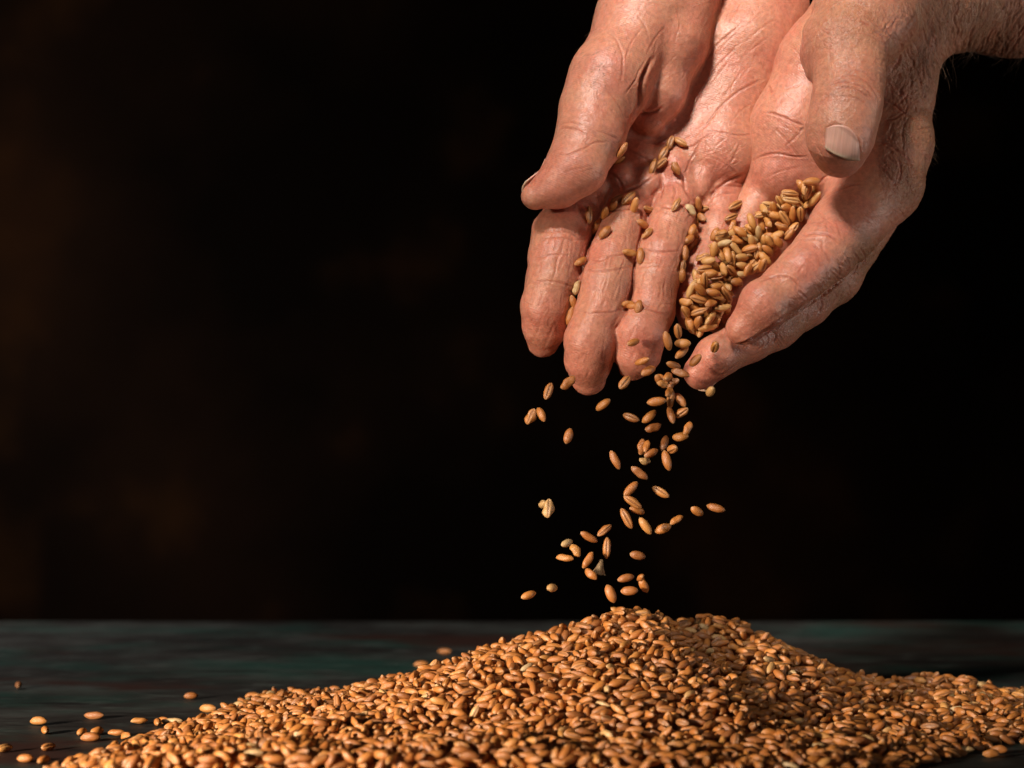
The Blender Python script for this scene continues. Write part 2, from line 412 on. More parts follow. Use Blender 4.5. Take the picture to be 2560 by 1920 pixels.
def left_hand_body():
    b = Body()
    # forearm and wrist, running off to the upper right
    b.chain(q_chain(2, [(2900, -420, 640, -70), (2150, -210, 560, -42), (1560, -130, 470, -22), (1300, 0, 400, -14)]), 8, inner=10)
    # palm
    b.chain(q_chain(2, [(1200, -120, 300, -16), (820, 450, 300, -8), (620, 900, 290, -4), (560, 1180, 250, -2)]), 10, inner=6)
    b.chain(q_chain(2, [(1300, -60, 280, -16), (1000, 500, 300, -14), (880, 1150, 280, -8)]), 10, inner=6)
    # back of the hand along the index metacarpal
    b.chain(q_chain(2, [(1420, 80, 330, -14), (1330, 600, 250, -8), (1285, 1000, 270, -2), (1230, 1230, 285, 2)]), 10, inner=6)
    # little and ring finger, mostly under the grain
    b.chain(q_chain(2, [(480, 1180, 170, -8), (330, 1450, 125, -2), (180, 1800, 110, 2), (60, 2050, 90, 4)]), 3)
    b.chain(q_chain(2, [(700, 1200, 190, -10), (520, 1600, 160, -4), (300, 1950, 150, 4), (120, 2200, 120, 8)]), 3)
    b.chain(q_chain(2, [(900, 1250, 200, -8), (900, 1700, 190, -4), (700, 2000, 170, 6), (500, 2150, 160, 10)]), 3)
    # middle finger under the index finger
    b.chain(q_chain(4, [(1440, 320, 240, -12), (1230, 740, 185, -2), (1040, 920, 165, 8), (820, 1090, 160, 14), (650, 1180, 155, 18)]), 3, inner=3)
    b.chain(q_chain(4, [(650, 1180, 155, 18), (420, 1300, 146, 22), (305, 1415, 118, 20)]), 1.5, inner=2)
    # index finger
    b.chain(q_chain(4, [(1545, 110, 300, 2), (1300, 420, 235, 14), (1165, 580, 205, 22), (1020, 720, 180, 27), (910, 815, 175, 30)]), (5.0, 0.9, Q(4, 1500, 150, 2), 20), inner=3)
    b.chain(q_chain(4, [(910, 815, 175, 30), (745, 945, 160, 33), (595, 1110, 118, 32)]), 1.6, inner=2)
    b.ell(Q(4, 745, 930, 35), (7.0, 6.2, 7.2), k=3)
    # thumb
    b.chain(q_chain(2, [(1330, -120, 370, -2), (1100, 130, 330, 16), (985, 330, 275, 26)]), 8, inner=5)
    b.chain(q_chain(2, [(985, 330, 272, 26), (1010, 540, 238, 33), (985, 720, 236, 38), (948, 890, 230, 40), (938, 1000, 208, 40), (935, 1080, 140, 38)]), 3, inner=3)
    b.chain(q_chain(2, [(830, 240, 150, 22), (800, 380, 128, 22), (800, 480, 100, 24)]), 3)
    return b

def paint(pix, spots):
    """soft spots (crop, x, y, radius px in crop, weight) -> 0..1"""
    out = np.zeros(len(pix), np.float32)
    for c, x, y, r, wt in spots:
        p = np.array([CROPS[c][0]+x/CS, CROPS[c][1]+y/CS]); rr = r/CS
        d = np.linalg.norm(pix-p, axis=1)/rr
        out = np.maximum(out, wt*np.clip(1.35-d, 0, 1)) if wt > 0 else np.minimum(out, 1+wt*np.clip(1.35-d, 0, 1))
    return np.clip(out, 0, 1)

def build_hand(body, lo, hi, creases, flush_spots, dorsal_fn, detail_fn, label, nails=(), deep=1.0):
    v, f, n = body.mesh(lo, hi, 0.37, 6)
    # outward winding
    a, b_, c = v[f[:, 0]], v[f[:, 1]], v[f[:, 2]]
    fn = np.cross(b_-a, c-a)
    flip = (fn*n[f[:, 0]]).sum(1).sum() < 0
    if flip: f = f[:, ::-1]
    pix = proj(v).astype(np.float32)
    front = front_mask(v, pix) & (n[:, 1] < 0.35)
    face = np.clip(-n[:, 1]*1.6+0.35, 0, 1)
    disp = np.zeros(len(v), np.float32); cre = np.zeros(len(v), np.float32)
    wob = np.stack([vnoise(v*0.35), vnoise(v*0.35+17)], 1)*1.6
    pw = pix+wob.astype(np.float32)
    for cr in creases:
        c, pts, wid, dep = cr[:4]
        if wid > 2.3: wid *= 0.82; dep *= 0.85
        else: wid = max(wid*1.15, 1.9)
        dep *= deep if dep < 1 else 1
        pts = smooth_poly([(CROPS[c][0]+x/CS, CROPS[c][1]+y/CS) for x, y in pts])
        xs = [p[0] for p in pts]; ys = [p[1] for p in pts]; mg = wid*4+4
        m = np.where(front & (pix[:, 0] > min(xs)-mg) & (pix[:, 0] < max(xs)+mg) & (pix[:, 1] > min(ys)-mg) & (pix[:, 1] < max(ys)+mg))[0]
        if not len(m): continue
        d, t = poly_dist(pw[m], pts)
        end = np.clip(np.minimum(t, 1-t)*5, 0, 1) if len(cr) < 5 else np.clip(np.minimum(t, 1-t)*30, 0, 1)
        g = np.exp(-(d/wid)**2)*end
        lip = np.exp(-((d-wid*2.1)/(wid*1.1))**2)*end
        disp[m] += (-dep*g+dep*0.22*lip)*face[m]
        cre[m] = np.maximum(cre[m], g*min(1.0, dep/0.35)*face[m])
    for c, poly in nails:
        pts = [(CROPS[c][0]+x/CS, CROPS[c][1]+y/CS) for x, y in poly]
        m = np.where(front & (np.abs(pix-np.mean(pts, 0)).max(1) < 90))[0]
        d, t = poly_dist(pix[m], pts+pts[:1]); ins = np.zeros(len(m), bool); j = len(pts)-1
        for i in range(len(pts)):
            (xi, yi), (xj, yj) = pts[i], pts[j]
            cr_ = ((yi > pix[m, 1]) != (yj > pix[m, 1]))
            ins ^= cr_ & (pix[m, 0] < (xj-xi)*(pix[m, 1]-yi)/((yj-yi) if yj != yi else 1e-6)+xi); j = i
        sd = np.where(ins, -d, d)
        tip = np.clip((pix[m, 1]-(max(q[1] for q in pts)-26))/16, 0, 1)        # open at the free edge
        disp[m] += np.where(sd < 0, -0.20*np.clip(-sd/4, 0, 1), 0.28*np.exp(-((sd-6)/5)**2)*(1-tip))*face[m]
    dorsal = dorsal_fn(v, n, pix)
    dd, ridge = detail_fn(v, n, pix, dorsal, front)
    v = v+n*(disp+dd)[:, None]
    me = mesh_np('hand', v*MM, f)
    point_attr(me, 'flush', paint(pix, flush_spots)*(0.65+0.35*vnoise(v*0.12)))
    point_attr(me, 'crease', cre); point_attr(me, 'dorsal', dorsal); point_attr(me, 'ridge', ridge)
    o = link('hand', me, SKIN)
    tag(o, label, 'hand', 'pair of cupped hands')
    return o, v, f

def right_detail(v, n, pix, dorsal, front):
    nz = vnoise(v*0.11)*0.35+vnoise(v*0.42+9)*0.12+vnoise(v*1.0+5)*0.05
    # fine lines running down the fingers and across the palm
    ax = np.array([-0.38, 0, -0.92], np.float32); al = v@ax
    sd = np.array([0.92, 0, -0.38], np.float32); ac = v@sd
    q = np.stack([ac*1.0, al*0.16, v[:, 1]*0.2], 1)
    ln = vnoise(q+3)
    lines = -np.clip(ln-0.35, 0, 1)*0.55
    fingers = np.clip((pix[:, 1]-520)/60, 0, 1)
    return nz*0.8+lines*fingers*0.7, al

def left_detail(v, n, pix, dorsal, front):
    nz = vnoise(v*0.11+30)*0.35+vnoise(v*0.42+9)*(0.10+0.14*dorsal)+vnoise(v*1.0+5)*0.06
    # loose skin of the back of the hand and the wrist: folds across the forearm
    ax = np.array([0.93, 0, 0.36], np.float32); al = v@ax; ac = v@np.array([-0.36, 0, 0.93], np.float32)
    bend = vnoise(v*0.09)*2.2
    fold = vnoise(np.stack([al*0.42+bend, ac*0.055, v[:, 1]*0.10], 1)+11)
    fold = -(1-np.abs(fold)*2.2).clip(0, 1)**2
    wrist = np.clip((pix[:, 0]-2230)/150, 0, 1)*np.clip((330-pix[:, 1])/120, 0, 1)
    net = vnoise(v*np.array([1.1, 0.7, 0.6], np.float32)+21); net = -(1-np.abs(net)*3).clip(0, 1)
    net2 = vnoise(v*np.array([0.7, 0.9, 1.3], np.float32)+2); net2 = -(1-np.abs(net2)*3).clip(0, 1)
    al2 = v@np.array([-0.7, 0, -0.7], np.float32)
    return nz*0.8+fold*0.28*wrist+(net+net2)*0.13*dorsal*(1-0.85*wrist), al2

# creases: (crop, points, half width in picture pixels, depth in mm)
RIGHT_CREASES = [
    # palm
    (1, [(1690, 170), (1560, 280), (1470, 390), (1415, 520)], 3.0, .40), (1, [(1880, 530), (1700, 620), (1560, 730), (1440, 870), (1340, 970)], 3.2, .45),
    (1, [(1690, 310), (1560, 420), (1450, 590), (1380, 720), (1300, 830)], 3.0, .35), (1, [(1420, 900), (1500, 905), (1600, 925), (1700, 935), (1790, 930)], 2.6, .45),
    (1, [(1500, 900), (1420, 970), (1330, 1020), (1220, 1010)], 3.2, .5), (1, [(1440, 1080), (1540, 1110), (1640, 1180), (1700, 1230)], 2.4, .35),
    (1, [(1540, 940), (1610, 1020), (1690, 1110)], 2.0, .25), (1, [(1710, 950), (1660, 1060), (1590, 1190)], 2.0, .25), (1, [(1400, 960), (1380, 1050), (1330, 1130), (1310, 1230)], 3.0, .5),
    (1, [(1740, 1200), (1650, 1230), (1550, 1290), (1500, 1340), (1480, 1400)], 4.0, .9), (1, [(1300, 1180), (1300, 1270), (1330, 1350), (1390, 1410)], 4.0, .8),
    (1, [(1130, 1230), (1150, 1300), (1130, 1400)], 4.0, .8), (1, [(1090, 1220), (1000, 1280), (900, 1320), (830, 1330)], 4.0, .7), (1, [(860, 990), (950, 1050), (1050, 1110), (1090, 1180)], 3.0, .5),
    (1, [(1250, 1130), (1170, 1160), (1080, 1230)], 3.0, .5), (1, [(1000, 980), (1100, 990), (1200, 960), (1300, 960)], 3.0, .5), (1, [(1230, 1270), (1240, 1340), (1210, 1420)], 3.0, .5), (1, [(760, 1180), (850, 1240), (880, 1330)], 3.5, .6),
    (1, [(1800, 700), (1700, 760), (1620, 850)], 2.0, .2), (1, [(1900, 250), (1780, 330), (1680, 420)], 2.2, .2), (1, [(1960, 120), (1840, 190), (1740, 270)], 2.2, .22), (1, [(1580, 60), (1530, 160), (1500, 260)], 3.0, .35), (1, [(1700, 0), (1640, 90), (1610, 170)], 2.4, .3),
    # bases of the fingers
    (3, [(740, 300), (800, 292), (880, 288), (1000, 292)], 3.2, .6), (3, [(1110, 262), (1200, 272), (1290, 262), (1350, 235)], 3.2, .6), (3, [(1480, 150), (1580, 125), (1680, 128), (1740, 140)], 2.6, .45), (3, [(1450, 230), (1560, 180), (1690, 170)], 2.4, .35),
    # finger joints
    (3, [(262, 470), (330, 440), (430, 432), (520, 452), (600, 505)], 2.8, .45), (3, [(290, 500), (400, 470), (520, 490), (640, 500)], 2.0, .25), (3, [(240, 625), (330, 615), (420, 600), (560, 610)], 2.0, .22),
    (3, [(205, 815), (290, 782), (400, 786), (500, 808), (545, 830)], 2.8, .5), (3, [(640, 625), (720, 640), (820, 605), (960, 600)], 2.6, .45), (3, [(600, 700), (700, 712), (820, 706), (940, 680)], 2.8, .5),
    (3, [(540, 985), (640, 1000), (760, 1000), (890, 975)], 2.8, .5), (3, [(1000, 540), (1090, 575), (1180, 580), (1290, 572)], 2.8, .5), (3, [(950, 700), (1080, 672), (1200, 690)], 1.8, .2),
    (3, [(905, 960), (1000, 965), (1090, 985), (1200, 1025)], 2.8, .5), (3, [(1310, 700), (1390, 672), (1500, 690)], 2.4, .4), (3, [(1255, 880), (1340, 870), (1440, 890)], 2.4, .35),
    # seams between neighbouring fingers
    (3, [(1020, 400), (985, 540), (955, 680), (938, 850), (890, 1000), (830, 1120)], 3.6, 1.1, 1), (3, [(720, 380), (650, 520), (600, 690), (560, 880)], 3.6, .9, 1), (3, [(1380, 360), (1330, 470), (1290, 600), (1262, 720)], 3.6, .9, 1), (3, [(1000, 290), (1010, 350), (1015, 420)], 4.0, .9), (3, [(1370, 250), (1390, 310), (1370, 380)], 4.0, .9),
    # thumb
    (1, [(425, 905), (480, 886), (560, 898), (620, 945)], 3.0, .6), (1, [(450, 860), (520, 845), (600, 870)], 2.0, .25), (1, [(395, 1055), (500, 1066), (600, 1030), (690, 985), (800, 985)], 3.0, .5), (1, [(690, 905), (770, 925), (850, 975)], 2.2, .3),
    (1, [(470, 1190), (560, 1170), (700, 1130)], 1.8, .2), (1, [(700, 560), (780, 640), (850, 740), (895, 830)], 2.6, .4), (1, [(820, 250), (870, 370), (876, 500), (850, 600)], 3.0, .4), (1, [(1010, 190), (930, 300), (890, 430)], 2.4, .3),
    (1, [(1090, 380), (1025, 520), (998, 640), (985, 740), (910, 870)], 6.0, 1.5), (1, [(970, 785), (1060, 785), (1160, 740)], 4.0, .9), (1, [(1060, 370), (1000, 470), (960, 560), (880, 660)], 2.6, .4), (1, [(720, 430), (790, 520), (870, 600)], 2.0, .25),
    (1, [(1180, 180), (1100, 260), (1040, 380)], 2.2, .25), (1, [(960, 80), (1040, 210), (1060, 320)], 2.0, .22), (1, [(1250, 60), (1270, 180), (1230, 300)], 2.0, .2), (1, [(700, 150), (800, 240), (850, 300)], 1.8, .15), (1, [(830, 500), (900, 560), (950, 660)], 2.0, .25),
]
LEFT_CREASES = [
    # thumb: knuckle folds and the groove round the nail
    (2, [(860, 600), (950, 566), (1060, 585), (1140, 640), (1195, 730)], 2.8, .55), (2, [(900, 618), (1000, 604), (1090, 640), (1170, 705)], 2.2, .4), (2, [(960, 520), (1060, 530), (1150, 595), (1210, 690)], 2.4, .45), (2, [(880, 560), (960, 528), (1020, 512)], 2.0, .3),
    (2, [(980, 660), (1070, 690), (1140, 750)], 1.8, .25), (2, [(860, 660), (800, 720), (770, 800)], 2.0, .2), (2, [(1000, 480), (1100, 500), (1190, 580)], 1.6, .2),
    (2, [(780, 1000), (820, 1080), (900, 1140)], 2.0, .15),
    # knuckle at the root of the thumb
    (2, [(800, 200), (900, 260), (1000, 290)], 1.6, .15), (2, [(1080, 140), (1110, 160), (1150, 175)], 4.0, .5), (2, [(900, 180), (1000, 230), (1130, 240), (1240, 320)], 1.8, .2), (2, [(1150, 190), (1230, 260), (1270, 360), (1275, 470)], 3.0, .5), (2, [(1100, 100), (1200, 180), (1300, 260), (1370, 300)], 2.4, .35),
    # palm
    (2, [(405, 775), (480, 786), (560, 815), (640, 852), (740, 880)], 3.0, .65), (2, [(325, 1120), (400, 1078), (500, 1060), (620, 1080), (740, 1085)], 2.8, .6), (2, [(720, 850), (640, 940), (550, 1020)], 2.2, .3), (2, [(470, 870), (560, 960), (640, 1060), (700, 1130)], 2.0, .28), (2, [(440, 590), (475, 645)], 2.2, .4), (2, [(590, 300), (660, 380), (700, 470)], 1.8, .2), (2, [(420, 1230), (540, 1180), (680, 1150)], 1.8, .2), (2, [(520, 860), (600, 900), (680, 960)], 1.8, .22),
    # hollow beside the thumb and the web
    (2, [(1330, 290), (1375, 320), (1345, 430), (1285, 500)], 4.0, .9), (2, [(1240, 690), (1330, 735), (1430, 810)], 3.2, .6), (2, [(1225, 840), (1320, 815), (1400, 750)], 2.6, .4), (2, [(1170, 980), (1280, 1000), (1370, 1065), (1470, 1160)], 3.6, .7), (2, [(1290, 560), (1360, 640), (1460, 690)], 2.6, .4), (2, [(1250, 1060), (1340, 1140), (1420, 1150)], 2.4, .4), (2, [(1330, 1080), (1360, 1180), (1330, 1290)], 3.0, .5), (2, [(1200, 1140), (1280, 1220), (1350, 1330)], 2.4, .35),
    (2, [(800, 1400), (880, 1332), (1000, 1282), (1110, 1268)], 3.0, .5), (2, [(760, 1300), (830, 1230), (900, 1190)], 2.4, .4),
    # index finger joints
    (4, [(1020, 470), (1100, 450), (1200, 472), (1290, 540)], 3.0, .6), (4, [(1010, 500), (1100, 490), (1180, 520)], 2.0, .3), (4, [(720, 790), (790, 752), (860, 748), (940, 768), (1020, 840)], 3.0, .6), (4, [(980, 840), (1040, 900), (1060, 960)], 2.2, .3),
    (4, [(1350, 560), (1400, 640), (1350, 750)], 2.6, .45), (4, [(1300, 590), (1340, 680), (1280, 770)], 2.4, .4), (4, [(1400, 540), (1450, 620), (1400, 710)], 2.6, .45), (4, [(1250, 640), (1270, 710), (1220, 800)], 2.0, .3), (4, [(1160, 640), (1190, 740), (1130, 840)], 1.8, .2),
    (4, [(1210, 820), (1250, 890), (1220, 960)], 2.4, .4), (4, [(1170, 850), (1205, 920), (1170, 990)], 2.4, .4), (4, [(1130, 880), (1150, 950), (1110, 1030)], 2.2, .35), (4, [(780, 1110), (830, 1160), (800, 1220)], 2.0, .3), (4, [(740, 1130), (780, 1190), (740, 1250)], 2.0, .3), (4, [(700, 1160), (740, 1210), (700, 1270)], 1.8, .25),
    (4, [(560, 1235), (650, 1195), (800, 1098), (980, 978), (1180, 855), (1290, 760)], 4.5, 1.2, 1),
    # round the nails of index and middle finger
    (4, [(690, 1160), (620, 1200), (560, 1225)], 1.8, .3), (4, [(560, 1360), (470, 1420), (430, 1440)], 2.0, .3),
]
def scratch(rs, n, c, box, ang, spread, ln, wid, dep, keep=None):
    """thin random skin lines inside a box of a crop"""
    out = []
    while len(out) < n:
        x, y = rs.uniform(box[0], box[2]), rs.uniform(box[1], box[3])
        if keep and not keep(x, y): continue
        a = R(ang+rs.normal(0, spread)); L = rs.uniform(*ln); bow = rs.uniform(-.16, .16)
        dx, dy = math.cos(a)*L/2, math.sin(a)*L/2
        out.append((c, [(x-dx, y-dy), (x-dy*bow, y+dx*bow), (x+dx, y+dy)], rs.uniform(*wid), rs.uniform(*dep)))
    return out
rs = np.random.RandomState(11)
RIGHT_CREASES += scratch(rs, 70, 1, (850, 0, 1900, 1250), 130, 28, (80, 260), (1.2, 1.9), (.06, .16))
RIGHT_CREASES += scratch(rs, 40, 1, (450, 0, 1000, 1200), 60, 35, (70, 180), (1.2, 1.8), (.05, .13))
RIGHT_CREASES += scratch(rs, 60, 1, (800, 950, 1750, 1500), 110, 40, (70, 170), (1.3, 2.2), (.10, .26))
for bx, an in (((300, 430, 620, 780), 105), ((660, 330, 980, 950), 103), ((1000, 300, 1330, 950), 101), ((1300, 200, 1700, 800), 118), ((250, 830, 500, 1150), 100), ((520, 1050, 780, 1300), 100)):
    RIGHT_CREASES += scratch(rs, 26 if bx[1] < 800 else 6, 3, bx, an, 7, (70, 210), (1.2, 2.0), (.08, .22))
    RIGHT_CREASES += scratch(rs, 12, 3, bx, an-90, 14, (60, 150), (1.2, 1.7), (.05, .13))
LEFT_CREASES += scratch(rs, 150, 2, (1240, 100, 1600, 1500), 55, 20, (70, 210), (1.6, 2.6), (.08, .24))
LEFT_CREASES += scratch(rs, 130, 2, (1240, 100, 1600, 1500), 125, 20, (60, 180), (1.6, 2.6), (.08, .22))
LEFT_CREASES += scratch(rs, 60, 2, (760, 80, 1260, 560), 25, 25, (60, 170), (1.2, 1.7), (.05, .13))
LEFT_CREASES += scratch(rs, 50, 2, (760, 80, 1260, 560), 130, 25, (60, 150), (1.2, 1.7), (.05, .12))
LEFT_CREASES += scratch(rs, 80, 2, (1400, -50, 1800, 560), 76, 9, (200, 480), (1.8, 3.2), (.12, .30))
LEFT_CREASES += scratch(rs, 110, 2, (1700, -50, 2250, 460), 114, 11, (160, 400), (1.6, 3.0), (.12, .30))
LEFT_CREASES += scratch(rs, 36, 2, (300, 300, 760, 1300), 150, 35, (60, 180), (1.2, 1.8), (.05, .13))
LEFT_CREASES += scratch(rs, 60, 4, (1050, 300, 1700, 900), 45, 25, (60, 170), (1.3, 2.1), (.08, .22))
LEFT_CREASES += scratch(rs, 60, 4, (700, 650, 1450, 1250), 60, 30, (60, 150), (1.2, 2.0), (.07, .20))
LEFT_CREASES += scratch(rs, 40, 4, (600, 500, 1200, 1150), 140, 12, (60, 150), (1.1, 1.6), (.04, .11))

zero = lambda v, n, pix: np.zeros(len(v), np.float32)
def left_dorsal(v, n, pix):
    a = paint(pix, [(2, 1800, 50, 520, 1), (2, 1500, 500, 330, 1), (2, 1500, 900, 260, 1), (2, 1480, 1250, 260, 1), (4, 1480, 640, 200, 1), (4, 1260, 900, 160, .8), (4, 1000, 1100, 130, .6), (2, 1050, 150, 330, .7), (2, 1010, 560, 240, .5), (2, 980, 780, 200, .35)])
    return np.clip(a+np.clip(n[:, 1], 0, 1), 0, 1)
RIGHT_FLUSH = [(3, 320, 1120, 190, .9), (3, 640, 1350, 200, 1), (3, 990, 1260, 190, 1), (3, 1300, 980, 120, .8), (1, 420, 1250, 260, .8), (1, 1120, 860, 190, .6), (1, 1000, 1120, 130, .6), (1, 1250, 1260, 150, .6), (1, 1540, 1240, 170, .8), (1, 800, 480, 140, .6), (3, 700, 600, 120, .4), (3, 1130, 620, 120, .35), (3, 440, 480, 110, .4), (1, 1400, 700, 120, .4)]
LEFT_FLUSH = [(4, 640, 1040, 200, .9), (4, 330, 1400, 190, 1), (2, 900, 1130, 160, .35), (2, 520, 1180, 200, .6), (2, 380, 1200, 140, .5), (4, 1040, 660, 150, .6), (4, 1250, 300, 200, .6), (2, 560, 860, 120, .35), (3, 1690, 430, 120, .5)]
HA, VA, FA = build_hand(right_hand_body(), (-14, -60, 85), (100, 80, 262), RIGHT_CREASES, RIGHT_FLUSH, zero, right_detail,
                "open right hand, palm up, with a few loose grains on its fingers", deep=0.62)
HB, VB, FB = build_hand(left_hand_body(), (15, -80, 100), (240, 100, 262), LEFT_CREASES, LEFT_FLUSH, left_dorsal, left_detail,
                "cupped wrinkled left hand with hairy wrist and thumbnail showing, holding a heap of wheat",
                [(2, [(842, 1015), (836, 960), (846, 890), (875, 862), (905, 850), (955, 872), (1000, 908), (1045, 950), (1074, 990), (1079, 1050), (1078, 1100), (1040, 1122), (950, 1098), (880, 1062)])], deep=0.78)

def bvh(v, f): return BVHTree.FromPolygons([tuple(p) for p in v.tolist()], [tuple(q) for q in f.tolist()])
BA, BB = bvh(VA, FA), bvh(VB, FB)
def nail_mesh(name, pts, parent, label=None):
    nu, nv = len(pts), len(pts[0]); bm = bmesh.new(); uv = bm.loops.layers.uv.new('uv')
    V = [[bm.verts.new(p) for p in row] for row in pts]; U = {V[i][j]: (i/(nu-1), j/(nv-1)) for i in range(nu) for j in range(nv)}
    for i in range(nu-1):
        for j in range(nv-1):
            f = bm.faces.new((V[i][j], V[i+1][j], V[i+1][j+1], V[i][j+1])); f.smooth = True
            for l in f.loops: l[uv].uv = U[l.vert]
    bmesh.ops.smooth_vert(bm, verts=[v for v in bm.verts if not v.is_boundary], factor=.5, use_axis_x=True, use_axis_y=True, use_axis_z=True)
    bmesh.ops.scale(bm, vec=(MM, MM, MM), verts=bm.verts[:])
    me = bpy.data.meshes.new(name); bm.to_mesh(me); bm.free()
    o = link(name, me, NAIL, parent)
    sm = o.modifiers.new('thickness', 'SOLIDIFY'); sm.thickness = 0.0005; sm.offset = -1
    if label: o['label'] = label
    return o
def nail_axis(tree, parent, a, b, n, width, s0, s1, lift=.35, name='fingernail', flare=1.0):
    """a nail on the side n of the finger running a -> b; from s0 to s1 mm along it, rooted on the skin"""
    a, b, n = Vector(a.tolist()), Vector(b.tolist()), Vector(n)
    ax = (b-a).normalized(); n = (n-ax*n.dot(ax)).normalized(); t = n.cross(ax)
    nu, nv = 11, 13; rows = []
    r0 = None
    def rad(s_, dr):
        loc, nr, k, d = tree.ray_cast(a+ax*s_+dr*30, -dr)
        return 6.0 if loc is None else min(12.0, (loc-a-ax*s_).dot(dr))
    rm = rad(s0+0.45*(s1-s0), n)
    for i in range(nu):
        u = i/(nu-1)*2-1; th = u*width/2/rm*1.05; row = []
        dr = n*math.cos(th)+t*math.sin(th); rk = rad(s0+0.4*(s1-s0), dr)
        for j in range(nv):
            v = j/(nv-1)
            s = s0+u*u*1.5*(1-v)+(s1-s0-u*u*2.6)*v
            r_ = rad(s, dr) if v < .4 else max(rad(s, dr) if v < .7 else 0, rk-0.25*(v-.4))
            row.append(a+ax*s+dr*(r_+lift*(0.6 if v < .5 else 1)))
        rows.append(row)
    return nail_mesh(name, rows, parent)
def finger_q(c, p, q): return Q(c, *p), Q(c, *q)
nail_axis(BA, HA, *finger_q(1, (560, 1140, 20), (280, 1350, 22)), (-0.38, 0.85, 0.40), 7.5, 5, 19.0, .1, name='thumbnail')
nail_axis(BA, HA, *finger_q(3, (348, 960, 19), (325, 1200, 14)), (0.0, 1, -0.1), 8.5, 3, 16.2)
nail_axis(BA, HA, *finger_q(3, (650, 1190, 25), (640, 1450, 19)), (0.0, 1, -0.1), 8.5, 3, 17.8)
nail_axis(BA, HA, *finger_q(3, (1000, 1140, 25), (950, 1355, 20)), (0.0, 1, -0.1), 8.5, 2, 15.4)
nail_axis(BB, HB, *finger_q(4, (745, 945, 33), (595, 1110, 32)), (0.10, 0.98, -0.12), 8, 3, 15.4)
nail_axis(BB, HB, *finger_q(4, (420, 1300, 22), (305, 1415, 20)), (0.20, 0.90, -0.35), 8, 1.5, 13.6)
# the thumb nail that faces the viewer
rows = []
for i in range(15):
    u = i/14; row = []
    for j in range(15):
        v = j/14
        top = np.array([846+u*222, 884+u*96])+np.array([0.35, -1.0])*62*math.sin(math.pi*u)**.8
        bot = np.array([838+u*232, 1024+u*78])+np.array([-0.2, 1.0])*26*math.sin(math.pi*u)
        x, y = top+(bot-top)*v
        o = Vector((0, -CAM_D, CAM_H)); d = (Vector(Q(2, x, y).tolist())-o).normalized()
        loc, nr, k, ds = BB.ray_cast(o, d)
        row.append(loc+(nr*.25 if nr.dot(d) < 0 else -nr*.25)-d*(.30*math.sin(math.pi*u)**.7))
    rows.append(row)
nail_mesh('thumbnail', rows, HB, 'ridged pale thumbnail facing the viewer')

# hair of the wrist and forearm
HAIR, _nt, _b = new_mat('body_hair'); _b.inputs['Base Color'].default_value = (0.20, 0.12, 0.07, 1); _b.inputs['Roughness'].default_value = 0.4
def hairs(tree, parent, roots, direction, n, ln, seed):
    rr = random.Random(seed); V, F = [], []
    while len(V) < n*12:
        c, x0, y0, x1, y1 = rr.choice(roots)
        o = Vector((0, -CAM_D, CAM_H)); d = (Vector(Q(c, rr.uniform(x0, x1), rr.uniform(y0, y1)).tolist())-o).normalized()
        loc, nr, k, ds = tree.ray_cast(o, d)
        if loc is None: continue
        if nr.dot(d) > 0: nr = -nr
        g = (Vector(direction)+Vector((rr.gauss(0, .35), rr.gauss(0, .25), rr.gauss(0, .3)))); g = (g-nr*g.dot(nr)).normalized()
        L = rr.uniform(*ln); p = loc.copy(); dirn = (g+nr*rr.uniform(.25, .7)).normalized(); curl = Vector((rr.gauss(0, .25), rr.gauss(0, .2), rr.gauss(-.1, .2)))
        b0 = len(V); w = rr.uniform(.035, .06)
        for s in range(4):
            side = dirn.orthogonal().normalized(); s2 = dirn.cross(side)
            rad = w*(1-s/3.4)
            for q in range(3): V.append(p+(side*math.cos(q*2.09)+s2*math.sin(q*2.09))*rad)
            p = p+dirn*L/3; dirn = (dirn+curl*.5-nr*.12).normalized()
        for s in range(3):
            for q in range(3): F.append((b0+s*3+q, b0+s*3+(q+1) % 3, b0+s*3+3+(q+1) % 3, b0+s*3+3+q))
    me = mesh_np('arm_hair', np.array([tuple(v*MM) for v in V], np.float32), np.array(F, np.int32))
    return tag(link('arm_hair', me, HAIR, parent), kind='stuff')
hairs(BB, HB, [(2, 1500, -40, 2230, 470), (2, 1800, -40, 2230, 420), (2, 1440, -40, 1700, 460)], (-0.15, -0.1, -1.0), 330, (5, 13), 4)
hairs(BB, HB, [(2, 1480, 400, 1590, 1150)], (0.5, 0.2, -0.7), 90, (2, 5), 6)
hairs(BA, HA, [(1, 500, 150, 760, 620)], (-0.6, 0.2, -0.6), 40, (2, 4.5), 8)

# ------------------------------------------------------------------ table and backdrop
def box(name, lo, hi, mat, bev=0.0):
    bm = bmesh.new(); bmesh.ops.create_cube(bm, size=1.0)
    for v in bm.verts: v.co = Vector([lo[i]+(v.co[i]+0.5)*(hi[i]-lo[i]) for i in range(3)])
    if bev: bmesh.ops.bevel(bm, geom=bm.edges[:], offset=bev, segments=2, affect='EDGES')
    me = bpy.data.meshes.new(name); bm.to_mesh(me); bm.free()
    return link(name, me, mat)
tb = box('table', (-1.0, -0.55, -0.035), (1.0, 0.328, 0.0), table_material(), 0.002)
tag(tb, 'dark weathered wooden tabletop with worn teal paint under the wheat', 'table')
bd = box('backdrop', (-2.2, 1.60, -1.0), (2.2, 1.62, 1.8), backdrop_material())
tag(bd, kind='structure')

